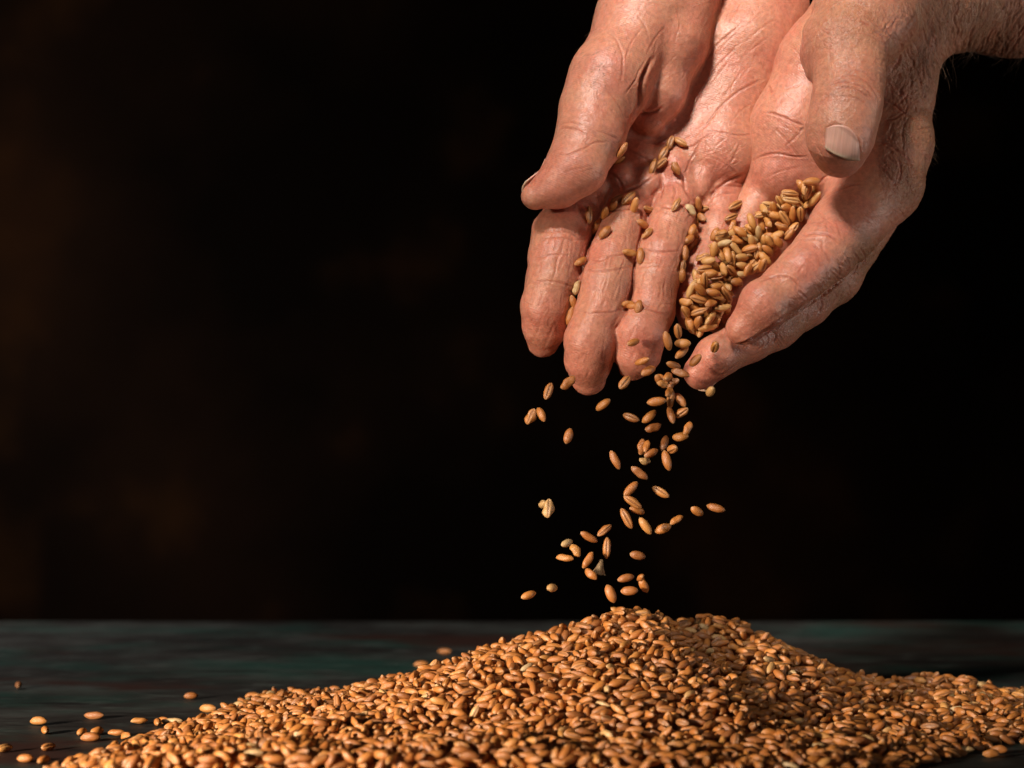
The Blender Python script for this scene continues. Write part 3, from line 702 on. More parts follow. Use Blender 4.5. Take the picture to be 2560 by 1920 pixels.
# ------------------------------------------------------------------ wheat kernels
def kernel(nu, nv, length=6.2, width=3.0, height=2.65, bend=0.0, dent=0.0, seed=0):
    """one kernel lying along x, furrow underneath (-z); mm"""
    rs = np.random.RandomState(seed)
    ph = [rs.uniform(0, 6.28) for _ in range(4)]
    th = []
    for j in range(nv):                       # angles crowd round the furrow
        t = j/nv*2*math.pi
        th.append(-math.pi/2+t+0.42*math.sin(2*t)*0.0-0.55*math.sin(t))
    V = [(-length/2, 0, 0)]; U = [(-1, 0)]; FU = [0]; LI = [0]; TI = [1]
    for i in range(1, nu):
        u = -math.cos(math.pi*i/nu)
        prof = (1-abs(u)**2.5)**0.62
        prof *= 1-0.10*max(0, u)**2
        for t in th:
            dt = abs((t+math.pi/2+math.pi) % (2*math.pi)-math.pi)
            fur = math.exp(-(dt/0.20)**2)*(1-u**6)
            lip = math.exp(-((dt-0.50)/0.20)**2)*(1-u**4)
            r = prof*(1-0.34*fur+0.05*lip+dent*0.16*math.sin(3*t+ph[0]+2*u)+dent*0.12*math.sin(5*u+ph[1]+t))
            y = math.cos(t)*r*width/2
            z = math.sin(t)*r*height/2
            if z > 0: z *= 1.06
            x = u*length/2
            z += bend*(1-u*u)*0.5-0.35*max(0, -u-0.55)*(1 if z > 0 else 0.2)
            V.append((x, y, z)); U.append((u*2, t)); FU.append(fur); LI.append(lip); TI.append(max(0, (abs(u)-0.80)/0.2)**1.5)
    V.append((length/2, 0, 0)); U.append((1, 0)); FU.append(0); LI.append(0); TI.append(1)
    F = []
    for j in range(nv):
        k = (j+1) % nv
        F.append((0, 1+k, 1+j, 1+j))
        for i in range(nu-2):
            a = 1+i*nv
            F.append((a+j, a+k, a+nv+k, a+nv+j))
        e = len(V)-1; a = 1+(nu-2)*nv
        F.append((a+j, a+k, e, e))
    return np.array(V, np.float32), F, np.array(U, np.float32), np.array(FU), np.array(LI), np.array(TI)

def kernel_mesh(name, K):
    V, F, U, FU, LI, TI = K
    me = bpy.data.meshes.new(name)
    me.from_pydata((V*MM).tolist(), [], [tuple(dict.fromkeys(f)) for f in F])
    me.polygons.foreach_set('use_smooth', [True]*len(me.polygons))
    at = me.attributes.new('guv', 'FLOAT_VECTOR', 'POINT'); at.data.foreach_set('vector', np.concatenate([U, np.zeros((len(U), 1))], 1).astype(np.float32).ravel())
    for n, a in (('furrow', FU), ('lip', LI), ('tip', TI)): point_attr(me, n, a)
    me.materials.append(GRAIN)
    return me
SPEC = [dict(width=2.8), dict(length=6.6, width=2.8), dict(length=5.6, width=3.0, height=2.6), dict(length=6.1, width=2.7, bend=0.5), dict(length=6.3, width=2.5, height=2.1, dent=.7), dict(length=5.7, width=2.9, dent=.5, bend=.3), dict(length=5.3, width=2.6, height=2.0, dent=1.1), dict(length=6.8, width=2.6, height=2.4, bend=-.3, dent=.3)]
KM = [kernel_mesh('kernel', kernel(14, 16, seed=i, **s)) for i, s in enumerate(SPEC)]
SHRIVEL = [kernel_mesh('shrivelled_kernel', kernel(12, 14, seed=20+i, length=5.6, width=3.0, height=1.9, dent=1.3)) for i in range(2)]

def orient(ax, up):
    ax = Vector(ax).normalized(); up = Vector(up); up = (up-ax*up.dot(ax)).normalized()
    return Matrix((ax, up.cross(ax), up)).transposed()
def grain(p_mm, ax, up, tone, size=1.0, mesh=None, label=None, group=None):
    """up: the side opposite the furrow"""
    o = bpy.data.objects.new('wheat_grain', mesh or rnd.choice(KM)); COL.objects.link(o)
    M = orient(ax, up).to_4x4(); M.translation = Vector([float(c)*MM for c in p_mm])
    o.matrix_world = M @ Matrix.Diagonal((size, size, size, 1))
    o['tone'] = float(tone)
    tag(o, label, 'wheat grain', group)
    return o
def tone_any():
    t = rnd.gauss(0.47, 0.17)
    return min(max(t, 0.02), 0.88)
def tone_word(t): return 'pale' if t > .88 else 'amber' if t > .6 else 'brown' if t > .35 else 'dark'
def axis_in_view(ang, tilt, sgn=1):
    """unit axis: angle in the picture, tilt out of it towards the viewer"""
    a = R(ang); c = math.cos(tilt)
    return Vector((math.cos(a)*c, -math.sin(tilt)*sgn, math.sin(a)*c))

HANDS = BVHTree.FromPolygons([tuple(p) for p in np.concatenate([VA, VB]).tolist()], [tuple(q) for q in np.concatenate([FA, FB+len(VA)]).tolist()])
EYE = Vector((0, -CAM_D, CAM_H))
def hit(sx, sy):
    d = (Vector(P(sx, sy).tolist())-EYE).normalized()
    loc, nrm, i, t = HANDS.ray_cast(EYE, d)
    return loc, nrm, d

CROPS[5] = (1240, 920); CROPS[6] = (0, 1400)
def src(c, x, y): return CROPS[c][0]+x/CS, CROPS[c][1]+y/CS
ORD = ['first', 'second', 'third', 'fourth', 'fifth', 'sixth', 'seventh', 'eighth', 'ninth', 'tenth', 'eleventh', 'twelfth', 'thirteenth', 'fourteenth', 'fifteenth', 'sixteenth', 'seventeenth', 'eighteenth', 'nineteenth', 'twentieth', 'twenty-first', 'twenty-second', 'twenty-third', 'twenty-fourth', 'twenty-fifth', 'twenty-sixth', 'twenty-seventh', 'twenty-eighth', 'twenty-ninth', 'thirtieth']
def lean(ang, end):
    if end: return 'seen end-on'
    a = (ang+360) % 180
    return 'lying level' if a < 14 or a > 166 else 'rising rightward' if a < 62 else 'standing upright' if a < 118 else 'sloping down rightward'
# falling kernels: crop, x, y, angle, length in crop pixels, flags (c: furrow towards the viewer, p: pale, s: shrivelled, e: end-on)
FALL = [(5, 362, 160, 70, 125, 'c'), (5, 498, 100, 40, 150, ''), (5, 240, 335, 65, 135, 'cs'), (5, 312, 322, -65, 110, ''), (5, 500, 470, 72, 125, ''), (5, 740, 253, 38, 115, ''), (5, 888, 100, 50, 125, 'c'), (5, 1053, 20, 28, 125, ''),
 (5, 935, 342, -20, 118, 'c'), (5, 1058, 335, 42, 130, ''), (5, 1086, 410, 18, 138, ''), (5, 1110, 232, 8, 138, ''), (5, 1208, 212, 85, 125, 'c'), (5, 1275, 220, -55, 105, ''), (5, 1210, 325, -75, 110, ''), (5, 1283, 308, 35, 115, 'c'), (5, 1325, 415, 60, 115, ''), (5, 1275, 475, 8, 125, ''),
 (5, 1163, 520, 70, 105, ''), (5, 1220, 560, 30, 70, 'e'), (5, 1180, 640, -75, 138, ''), (5, 1008, 545, 80, 125, 's'), (5, 1040, 540, 70, 80, ''), (5, 1072, 588, 25, 105, ''), (5, 1030, 640, 0, 85, 'ps'), (5, 823, 636, -65, 130, ''), (5, 992, 725, -38, 140, ''), (5, 932, 835, 45, 125, ''), (5, 1138, 858, -30, 125, 'c'),
 (5, 945, 925, -35, 140, 'c'), (5, 975, 985, -20, 115, ''), (5, 903, 1040, -62, 145, 'c'), (5, 1032, 1092, -55, 130, ''), (5, 1155, 1110, 22, 135, ''), (5, 1248, 1050, 30, 105, ''), (5, 1390, 990, -32, 110, ''), (5, 1520, 967, -15, 122, ''), (5, 322, 938, 40, 75, 'pe'), (5, 362, 970, 85, 150, 'pcs'), (5, 750, 1122, 38, 120, 'c'), (5, 643, 1168, -30, 125, ''),
 (5, 490, 1210, 20, 75, 'p'), (5, 550, 1262, -60, 110, 's'), (5, 476, 1313, -5, 120, ''), (5, 635, 1328, 58, 130, ''), (5, 766, 1243, 88, 135, 'c'), (5, 657, 1425, -40, 110, ''), (5, 980, 1295, -12, 125, ''), (5, 898, 1453, 12, 122, ''), (5, 1000, 1450, 60, 62, 'e'), (5, 1022, 1505, -62, 120, ''), (5, 922, 1540, 3, 135, ''), (5, 793, 1560, -68, 150, ''), (5, 225, 1570, 18, 110, ''), (5, 388, 1520, 0, 70, 'pe'), (5, 1482, 158, 60, 70, 'pe'),
 (5, 1125, 85, -60, 85, ''), (5, 1190, 60, 40, 70, 'e'), (5, 1150, 112, -20, 95, ''), (5, 1207, 105, 80, 100, ''), (5, 1275, 35, -20, 130, ''), (5, 1195, 165, 60, 80, ''),
 (3, 1185, 1195, -75, 130, ''), (3, 1258, 1128, -80, 105, 'c'), (3, 1290, 1212, 0, 125, ''), (3, 1285, 1275, 40, 110, ''), (3, 1228, 1362, -15, 95, ''), (3, 1378, 1330, 45, 120, ''), (3, 1512, 1240, 80, 65, 'e'), (3, 950, 1205, 20, 90, ''), (3, 1008, 1335, 20, 95, ''), (3, 1225, 1480, 20, 100, ''), (3, 1150, 1460, -40, 90, '')]
zones = {}
def zone(sx, sy):
    lr = 'left of stream' if sx < 1545 else 'right of stream' if sx > 1720 else 'in the stream'
    v = 'near the fingertips' if sy < 1060 else 'below the hands' if sy < 1250 else 'halfway down' if sy < 1400 else 'above the pile'
    return lr, v
for c, x, y, ang, L, fl in sorted(FALL, key=lambda r: src(r[0], r[1], r[2])[1]):
    sx, sy = src(c, x, y)
    d = rnd.uniform(4, 16) if sy > 1010 else rnd.uniform(36, 44)
    if c == 3 and x < 1100: d = 42
    p = P(sx, sy, d); loc, nrm, dr = hit(sx, sy)
    if loc is not None: p = np.array(loc-dr*(rnd.uniform(10, 13) if x > 1300 else rnd.uniform(3, 5)), np.float32)
    Lm = RR(L, d); Lk = 6.2
    ratio = min(1.0, Lm/Lk)
    size = 1.0 if Lm < Lk*1.02 else Lm/Lk
    if 'e' in fl: tilt = R(rnd.uniform(62, 74))
    elif ratio < .98: tilt = math.acos(max(0.45, ratio))*0.8; size = max(0.85, Lm/(Lk*math.cos(tilt)))
    else: tilt = R(rnd.uniform(-8, 8))
    ax = axis_in_view(ang, tilt, rnd.choice((-1, 1)))
    up = Vector((0, 1, 0)) if 'c' in fl else Vector((rnd.uniform(-.8, .8), -1, rnd.uniform(-.3, .9)))
    if 'c' in fl: up = up+Vector((rnd.uniform(-.4, .4), 0, rnd.uniform(-.4, .4)))
    t = rnd.uniform(.89, .94) if 'p' in fl else tone_any()
    zn = zone(sx, sy); zones[zn] = zones.get(zn, 0)+1
    nth = ORD[zones[zn]-1]+' from the top'
    lb = f"{tone_word(t)} grain {lean(ang, 'e' in fl)}, {ORD[zones[zn]-1]} highest falling {zn[0]} {zn[1]}"
    grain(p, ax, up, t, size, rnd.choice(SHRIVEL) if 's' in fl else None, lb, 'falling wheat grains')

# a scrap of chaff among them
def chaff(p, ang):
    bm = bmesh.new(); n = 7; rows = 6; vs = []
    for i in range(rows):
        t = i/(rows-1); wd = 0.7+2.6*t**1.3
        for j in range(n):
            a = (j/(n-1)-0.5)
            vs.append(bm.verts.new(((t-.5)*5.0+0.35*math.cos(9*a)*t, a*2*wd*.75, -(a*2)**2*wd*0.55+0.16*math.sin(j*3.1)*t)))
    for i in range(rows-1):
        for j in range(n-1): bm.faces.new((vs[i*n+j], vs[i*n+j+1], vs[(i+1)*n+j+1], vs[(i+1)*n+j]))
    ret = bmesh.ops.solidify(bm, geom=bm.faces[:], thickness=0.22)
    bmesh.ops.scale(bm, vec=(MM, MM, MM), verts=bm.verts[:])
    me = bpy.data.meshes.new('chaff'); bm.to_mesh(me); bm.free()
    me.polygons.foreach_set('use_smooth', [True]*len(me.polygons))
    o = link('chaff', me, CHAFF)
    M = orient(axis_in_view(ang, 0.2), (0.2, -1, 0.3)).to_4x4(); M.translation = Vector([float(c)*MM for c in p]); o.matrix_world = M
    return o
CHAFF, _nt, _b = new_mat('dry_chaff')
_t = N(_nt, 'ShaderNodeTexNoise', i_Scale=900.0); _nt.links.new(N(_nt, 'ShaderNodeTexCoord').outputs['Object'], _t.inputs['Vector'])
_nt.links.new(ramp(_nt, _t.outputs[0], [(0.3, (0.22, 0.13, 0.06)), (0.7, (0.50, 0.36, 0.20))]), _b.inputs['Base Color']); _b.inputs['Roughness'].default_value = 0.7
tag(chaff(P(*src(5, 722, 1375), 8), -100), 'flared scrap of pale chaff falling among the grains above the pile', 'chaff')

# kernels lying on the open right hand: crop, x, y, angle, length, flags
REST = [(3, 895, 940, 10, 65, 'e'), (3, 940, 960, -30, 72, ''), (3, 988, 965, 85, 115, ''), (3, 920, 588, -8, 115, ''), (3, 1005, 612, -80, 120, ''), (3, 576, 645, 20, 105, ''), (3, 552, 825, 75, 95, 'ps'), (3, 525, 932, -60, 80, ''), (3, 505, 1022, 78, 125, ''), (3, 757, 452, 55, 125, ''), (3, 688, 402, 55, 125, ''), (3, 636, 325, 88, 115, 'c'), (3, 757, 320, 20, 80, 'e'), (3, 840, 222, 30, 105, 'c'), (3, 803, 275, 0, 80, 'e'), (3, 913, 218, 50, 135, 'c'), (3, 952, 270, 80, 70, 'e'), (3, 1053, 292, -12, 120, 'c'), (3, 1008, 390, -25, 90, ''), (3, 1050, 460, 60, 120, 'c'),
 (3, 1243, 258, 60, 80, 'c'), (3, 1340, 295, -50, 80, 'ps'), (3, 1390, 250, -70, 85, ''), (3, 1428, 290, -5, 115, 'c'), (3, 1428, 345, -45, 95, ''), (3, 1390, 390, -68, 125, ''), (3, 1350, 435, 60, 70, ''), (3, 1385, 475, 20, 62, 'e'), (3, 1325, 498, 30, 95, ''), (3, 1362, 540, 55, 90, ''), (3, 1300, 592, 80, 100, ''), (3, 1280, 690, 80, 90, 'c'), (3, 1275, 745, 88, 70, ''), (3, 1650, 262, 28, 130, 'c'), (3, 1620, 345, 25, 105, 'c'), (3, 1625, 410, 65, 105, ''),
 (1, 1205, 990, 70, 80, 'c'), (1, 1278, 990, -38, 95, 'c'), (1, 1155, 1065, 60, 95, 'c'), (1, 1075, 1155, 62, 120, 'c'), (1, 1145, 1130, 40, 90, 'c'), (1, 1247, 1165, -60, 100, 's'), (1, 865, 1035, 60, 80, ''), (1, 840, 1115, 20, 75, '')]
def rest_zone(sx, sy):
    if sy < 440: return 'on the palm by the thumb' if sx < 1600 else 'on the palm'
    if sx < 1500: return 'between index and middle finger' if sy > 640 else 'at the middle finger root'
    if sx < 1690: return 'on middle and ring finger'
    return 'between ring and little finger' if sx < 1790 else 'at the little finger root'
zones = {}
for c, x, y, ang, L, fl in sorted(REST, key=lambda r: src(r[0], r[1], r[2])[1]):
    sx, sy = src(c, x, y); loc, nrm, dr = hit(sx, sy)
    if loc is None: loc, nrm = Vector(P(sx, sy, 5).tolist()), Vector((0, -1, 0.4))
    if nrm.dot(dr) > 0: nrm = -nrm
    nn = (nrm-dr*0.5).normalized()
    ax = axis_in_view(ang, 0); ax = (ax-nn*ax.dot(nn)).normalized()
    if 'e' in fl: ax = (ax+nn*1.0).normalized()
    p = loc-dr*1.1+nrm*0.5
    size = min(1.15, max(0.88, RR(L)/6.2)) if 'e' not in fl else 0.95
    t = rnd.uniform(.90, .97) if 'p' in fl else tone_any()
    zn = rest_zone(sx, sy); zones[zn] = zones.get(zn, 0)+1
    grain(p, ax, (-nn if 'c' in fl else nn)+Vector((rnd.uniform(-.3, .3), 0, rnd.uniform(-.3, .3))), t, size, rnd.choice(SHRIVEL) if 's' in fl else None,
          f"{tone_word(t)} grain {lean(ang, 'e' in fl)}, {ORD[zones[zn]-1]} highest {zn}", 'wheat grains lying on the open right hand')

# the heap cupped in the left hand
HP = [(2165, 40), (2130, 110), (1975, 190), (1900, 250), (1830, 265), (1760, 370), (1690, 430), (1600, 470), (1510, 450), (1470, 520), (1420, 650), (1400, 750), (1310, 820), (1290, 960), (1290, 1070), (1340, 1160), (1420, 1150), (1530, 1120), (1590, 1010), (1650, 870), (1750, 780), (1860, 690), (2005, 560), (2085, 420), (2180, 300), (2200, 160)]
def inside(x, y, poly):
    r = False; j = len(poly)-1
    for i in range(len(poly)):
        (xi, yi), (xj, yj) = poly[i], poly[j]
        if (yi > y) != (yj > y) and x < (xj-xi)*(y-yi)/(yj-yi)+xi: r = not r
        j = i
    return r
class Packer:
    """drops ellipsoid kernels one by one onto a height map, so that they lie on one another without sinking in"""
    def __init__(s, H, cell, ox, oy, seed, sizes=(2.8, 1.28, 1.2), tilts=26):
        s.H, s.c, s.ox, s.oy = H, cell, ox, oy; s.rs = np.random.RandomState(seed); s.lib = []
        for k in range(160):
            yaw = s.rs.uniform(0, 2*math.pi); tl = R(np.clip(s.rs.normal(0, tilts), -75, 75))
            ax = np.array([math.cos(yaw)*math.cos(tl), math.sin(yaw)*math.cos(tl), math.sin(tl)])
            a, b, cc = sizes
            Q_ = b*b*(np.eye(3)-np.outer(ax, ax))+a*a*np.outer(ax, ax)      # covariance of the ellipsoid (round section)
            r = int(a/cell)+2; g = np.arange(-r, r+1)*cell
            X, Y = np.meshgrid(g, g, indexing='ij')
            A2 = np.linalg.inv(Q_); Ax = A2[:2, :2]; bx = A2[:2, 2]; czz = A2[2, 2]
            lin = bx[0]*X+bx[1]*Y; quad = Ax[0, 0]*X*X+2*Ax[0, 1]*X*Y+Ax[1, 1]*Y*Y
            disc = lin*lin-czz*(quad-1); ok = disc > 0
            rt = np.sqrt(np.maximum(disc, 0))
            top = np.where(ok, (-lin+rt)/czz, -1e3); bot = np.where(ok, (-lin-rt)/czz, 1e3)
            s.lib.append((ax, r, top, bot))
    def drop(s, x, y, tries=6, jit=1.6):
        best = None
        for _ in range(tries):
            ax, r, top, bot = s.lib[s.rs.randint(len(s.lib))]
            i = int((x+s.rs.uniform(-jit, jit)-s.ox)/s.c); j = int((y+s.rs.uniform(-jit, jit)-s.oy)/s.c)
            if i-r < 0 or j-r < 0 or i+r+1 > s.H.shape[0] or j+r+1 > s.H.shape[1]: continue
            z = (s.H[i-r:i+r+1, j-r:j+r+1]-bot).max()
            if best is None or z < best[0]: best = (z, ax, r, top, i, j)
        return best
    def put(s, b, sink=0.3):
        z, ax, r, top, i, j = b; z -= sink
        w_ = s.H[i-r:i+r+1, j-r:j+r+1]; np.maximum(w_, z+top, out=w_)
        return np.array([s.ox+i*s.c, s.oy+j*s.c, z]), ax
x0_, z0_ = 50.0, 100.0; cc_ = 0.45; nx_, nz_ = 210, 260
Hh = np.full((nx_, nz_), -1e3); Mh = np.zeros((nx_, nz_), bool); Gap = np.zeros((nx_, nz_), bool)
for i in range(0, nx_, 3):
    for j in range(0, nz_, 3):
        l, n_, k_, d_ = HANDS.ray_cast(Vector((x0_+i*cc_, -300, z0_+j*cc_)), Vector((0, 1, 0)))
        if l is None or l.y > 12:          # the open cleft: bridged by the grains round it
            px = proj(np.array([[x0_+i*cc_, -16.0, z0_+j*cc_]]))[0]; cx, cy = (px[0]-1240)*CS, (px[1]-420)*CS
            if inside(cx, cy, HP): Gap[i:i+3, j:j+3] = True
            continue
        px = proj(np.array([[l.x, l.y, l.z]]))[0]; cx, cy = (px[0]-1240)*CS, (px[1]-420)*CS
        Hh[i:i+3, j:j+3] = -l.y
        if inside(cx, cy, HP): Mh[i:i+3, j:j+3] = True
# fill the cleft between the hands: a smoothed floor inside the heap's outline
S0 = np.where(Mh, Hh, 0); Wt = Mh.astype(float)
for _ in range(30):
    for a_ in (0, 1):
        S0 = (S0+np.roll(S0, 2, a_)+np.roll(S0, -2, a_))/3; Wt = (Wt+np.roll(Wt, 2, a_)+np.roll(Wt, -2, a_))/3
FLOOR = S0/np.maximum(Wt, 1e-6)
Gap &= Wt > .05; Mh = Mh | Gap
Hh = np.where(Mh, np.maximum(Hh, FLOOR+0.5), Hh)
base_h = Hh.copy()
pk = Packer(Hh, cc_, x0_, z0_, 21, tilts=24)
mi = np.argwhere(Mh); heap = []
for _ in range(14000):
    if len(heap) >= 160: break
    i, j = mi[pk.rs.randint(len(mi))]
    b = pk.drop(x0_+i*cc_, z0_+j*cc_, 5, 1.2)
    if b is None or b[0] > base_h[b[4], b[5]]+8.0 or not Mh[b[4], b[5]]: continue
    heap.append(pk.put(b, .35))
seen_lab = {}
for c, ax in sorted(heap, key=lambda h: -h[0][1]):
    q = (c[0], -c[2], c[1]); a3 = Vector((ax[0], -ax[2], ax[1]))
    px = proj(np.array([q]))[0]; x, y = (px[0]-1240)*CS, (px[1]-420)*CS
    up = Vector((rnd.uniform(-1, 1), -1 if rnd.random() < .6 else 1, rnd.uniform(-1, 1)))
    t = rnd.uniform(.88, .95) if rnd.random() < .06 else min(.88, tone_any()+.24)  # heap kernels toned lighter, standing in for stronger light on the hand
    where = 'at the heap top' if y < 330 else 'mid-heap by the index finger' if y < 760 and x > 1640 else 'mid-heap by the little finger' if y < 760 else 'at the lower heap end'
    lb = f"{tone_word(t)} grain {lean(math.degrees(math.atan2(ax[1], ax[0])), abs(ax[2]) > .8)}"
    seen_lab[lb+where] = seen_lab.get(lb+where, 0)+1
    grain(q, a3, up, t, rnd.uniform(.90, 1.0), None, f"{lb}, {ORD[seen_lab[lb+where]-1]} highest of these {where}", 'wheat grains heaped in the cupped left hand')

# loose kernels on the table
LOOSE = [(6, 130, 867, 85, 'e'), (6, 1320, 938, 90, ''), (6, 1748, 942, 130, ''), (6, 1437, 1025, 130, ''), (6, 650, 1072, 125, ''), (6, 267, 1115, 120, ''), (6, 312, 1175, 85, 'e'), (6, 962, 1110, 105, ''), (6, 1090, 1120, 75, 'e'), (6, 1130, 1105, 70, ''), (6, 1200, 1112, 100, 'p'), (6, 1197, 1147, 85, ''), (6, 567, 1188, 65, 'e'), (6, 673, 1182, 75, ''), (6, 625, 1227, 130, ''), (6, 805, 1192, 105, ''), (6, 870, 1212, 75, 's'), (6, 33, 1300, 75, 'c'), (6, 335, 1290, 80, 'c'), (6, 175, 1370, 105, ''), (6, 303, 1382, 85, 'e')]
rows = [(src(c, x, y), L, fl) for c, x, y, L, fl in LOOSE]
rows += [((800+622/2.458, 1400+640/2.458), 100, ''), ((800+765/2.458, 1400+560/2.458), 90, ''), ((1660+1850/2.458, 1400+1165/2.458), 90, 'p'), ((1660+2010/2.458, 1400+1190/2.458), 110, ''), ((1660+2060/2.458, 1400+1165/2.458), 110, '')]
k = 0
for (sx, sy), L, fl in sorted(rows, key=lambda r: r[0][1]):
    dist = (CAM_H-1.3)/((sy-960)*FRAME/2560/CAM_D)
    p = P(sx, sy, CAM_D-dist)
    ang = rnd.uniform(-25, 25) if 'e' not in fl else rnd.uniform(60, 110)
    if L < 82 and 'e' not in fl: ang = rnd.choice((-50, 50))
    ax = Vector((math.cos(R(ang)), math.sin(R(ang)), 0.03))
    up = Vector((rnd.uniform(-.5, .5), rnd.uniform(-.5, .2), 1)) if 'c' not in fl else Vector((rnd.uniform(-.4, .4), 1, -.5))
    t = .94 if 'p' in fl else tone_any()
    side = 'left of the pile' if sx < 760 else 'behind the pile' if sx < 1400 else 'right of the pile'
    zones[side] = zones.get(side, 0)+1
    grain(p, ax, up, t, min(1.05, max(.9, L/120)), SHRIVEL[0] if 's' in fl else None, f"loose {tone_word(t)} grain on the table {side}, {ORD[zones[side]-1]} from the back", 'loose wheat grains on the table')
    k += 1

# ------------------------------------------------------------------ the pile
def sstep(a, b, x): t = np.clip((x-a)/(b-a), 0, 1); return t*t*(3-2*t)
def pile_h(x, y):
    x = np.asarray(x, float); y = np.asarray(y, float)
    def cone(cx, cy, h, l, r_, f, b):
        dx, dy = x-cx, y-cy
        r = np.sqrt((dx/np.where(dx < 0, l, r_))**2+(dy/np.where(dy < 0, f, b))**2)
        return h*np.clip(1.05-np.sqrt(r*r+0.012), 0, None)**1.1
    a_, b_ = cone(40, 6, 30, 104, 66, 98, 55), cone(70, 28, 28, 80, 68, 84, 48)
    main = np.maximum(a_, b_)+np.clip(4-np.abs(a_-b_), 0, None)**2/16
    # apron outline
    left = -128+(y+98)*0.27
    e = np.minimum(np.minimum(x-left, (196-x)*0.7), np.minimum(60-y-np.abs(x-60)*0.05, y+175))
    f1, f2 = (y+62)-1.36*(x-150), (y+62)-0.34*(x-150)
    e = np.minimum(e, np.maximum(f1/1.69, f2/1.056)*0.9)
    ap = 4.5*sstep(0, 62, e)+1.5*sstep(0, 8, e)
    hill = 6.5*np.exp(-((x-143)**2/26**2+(y-42)**2/22**2))-3.0*np.exp(-((x-118)**2/20**2+(y-30)**2/30**2))
    h = np.where(e > 0, main+ap+hill*sstep(0, 20, e), main)
    q = np.stack([x.ravel()*0.045, y.ravel()*0.045, np.full(x.size, 3.3)], 1)
    return h+np.where(h > 3, 2.2*vnoise(q).reshape(x.shape)+1.1*vnoise(q*2.6).reshape(x.shape), 0)
KP = [kernel(9, 9, seed=i, **s) for i, s in enumerate(SPEC)]
FK = [np.array([f if f[2] != f[3] else (f[0], f[1], f[2], f[2]) for f in K[1]], np.int32) for K in KP]
rs = np.random.RandomState(5)
VV, FFc, TT, UU, A1, A2, A3 = [], [], [], [], [], [], []; base = 0
own = []
pc = 0.5; px0, py0 = -150.0, -150.0; pnx, pny = 720, 470
GXp, GYp = np.meshgrid(px0+np.arange(pnx)*pc, py0+np.arange(pny)*pc, indexing='ij')
TOP = pile_h(GXp, GYp); HM = np.maximum(TOP-5.6, 0.0)
pk = Packer(HM, pc, px0, py0, 8, sizes=(2.8, 1.28, 1.2), tilts=25)
ok_ = np.argwhere((TOP > 1.3) & (GXp < 200) & (GXp > -140) & (GYp > -128))
taken = []
for _ in range(40000):
    i, j = ok_[pk.rs.randint(len(ok_))]
    b = pk.drop(px0+i*pc, py0+j*pc, 5, 1.5)
    if b is None: continue
    lim = TOP[b[4], b[5]]
    if lim < .8 or b[0] > max(1.9, lim+0.4+abs(pk.rs.normal(0, .35))): continue
    taken.append(pk.put(b, .38))
for n_, (c, ax) in enumerate(taken):
    up = Vector((rs.normal(0, 1), rs.normal(0, 1), rs.normal(0.3, 1)))
    t = rs.uniform(.90, 1.0) if rs.rand() < .016 else min(max(rs.normal(.42, .20), .0), .90)
    px = proj(c[None])[0]
    if n_ > len(taken)*.86 and len(own) < 10 and px[1] > 1690 and 250 < px[0] < 2350 and px[1] < 1900 and rs.rand() < .25:
        own.append((c, Vector(ax), up, t, px)); continue
    k = rs.randint(len(KP)); V = KP[k][0]
    M = np.array(orient(ax, up))*rs.uniform(.86, 1.0)
    VV.append(V@M.T+c); FFc.append(FK[k]+base); base += len(V)
    TT.append(np.full(len(V), t)); UU.append(KP[k][2]+np.array([0, rs.uniform(0, 40)])); A1.append(KP[k][3]); A2.append(KP[k][4]); A3.append(KP[k][5])
0 and print('DBG pile grains', len(VV), 'own', len(own), 'falling+rest+heap', len([o for o in COL.objects if o.name.startswith('wheat_grain')]), 'handverts', len(VA), len(VB))
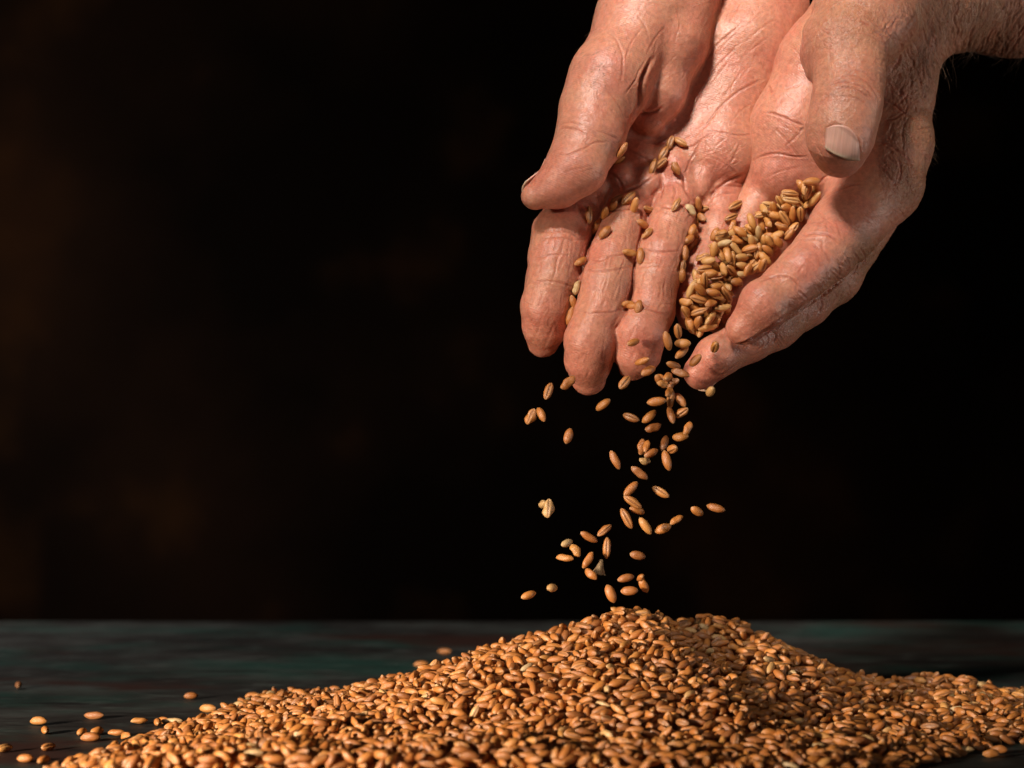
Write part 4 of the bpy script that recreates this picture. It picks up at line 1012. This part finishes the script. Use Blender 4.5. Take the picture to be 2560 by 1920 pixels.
# the packed core under the visible kernels
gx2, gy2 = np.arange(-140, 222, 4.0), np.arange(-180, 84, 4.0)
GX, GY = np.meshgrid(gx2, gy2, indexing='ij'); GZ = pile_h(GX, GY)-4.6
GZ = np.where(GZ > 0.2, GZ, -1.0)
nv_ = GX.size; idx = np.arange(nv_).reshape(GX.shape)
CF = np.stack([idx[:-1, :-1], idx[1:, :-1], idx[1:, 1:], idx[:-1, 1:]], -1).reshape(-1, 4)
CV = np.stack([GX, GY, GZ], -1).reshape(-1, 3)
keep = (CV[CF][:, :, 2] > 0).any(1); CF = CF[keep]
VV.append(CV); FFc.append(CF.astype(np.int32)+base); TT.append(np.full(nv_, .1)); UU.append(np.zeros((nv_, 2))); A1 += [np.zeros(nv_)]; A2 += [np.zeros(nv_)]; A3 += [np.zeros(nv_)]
VV = np.concatenate(VV); FF = np.concatenate(FFc)
me = bpy.data.meshes.new('wheat_pile')
tri = FF[:, 2] == FF[:, 3]
loops = np.concatenate([FF[~tri].ravel(), FF[tri][:, :3].ravel()]).astype(np.int32)
nq, nt3 = int((~tri).sum()), int(tri.sum())
me.vertices.add(len(VV)); me.vertices.foreach_set('co', (VV*MM).astype(np.float32).ravel())
me.loops.add(len(loops)); me.loops.foreach_set('vertex_index', loops)
me.polygons.add(nq+nt3); me.polygons.foreach_set('loop_start', np.concatenate([np.arange(nq)*4, nq*4+np.arange(nt3)*3]).astype(np.int32))
me.update(calc_edges=True); me.polygons.foreach_set('use_smooth', np.ones(nq+nt3, bool))
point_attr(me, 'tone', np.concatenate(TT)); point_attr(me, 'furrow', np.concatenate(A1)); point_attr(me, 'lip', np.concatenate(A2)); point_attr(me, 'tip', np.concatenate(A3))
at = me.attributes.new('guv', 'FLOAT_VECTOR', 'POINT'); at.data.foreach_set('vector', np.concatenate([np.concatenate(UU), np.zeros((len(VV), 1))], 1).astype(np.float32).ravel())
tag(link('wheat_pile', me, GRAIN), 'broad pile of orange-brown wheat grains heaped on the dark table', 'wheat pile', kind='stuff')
cnt_ = {}
for c, ax, up, t, px in sorted(own, key=lambda r: r[4][1]):
    where = 'left' if px[0] < 900 else 'middle' if px[0] < 1650 else 'right'
    lb = f"{tone_word(t)} grain {lean(math.degrees(math.atan2(ax.z, ax.x)), abs(ax.y) > .85)}"
    cnt_[lb+where] = cnt_.get(lb+where, 0)+1
    grain(c, ax, up, t, 1.0, None, f"{lb}, {ORD[cnt_[lb+where]-1]} highest of these on the pile's {where} front", f"grains on the {where} front slope of the pile")
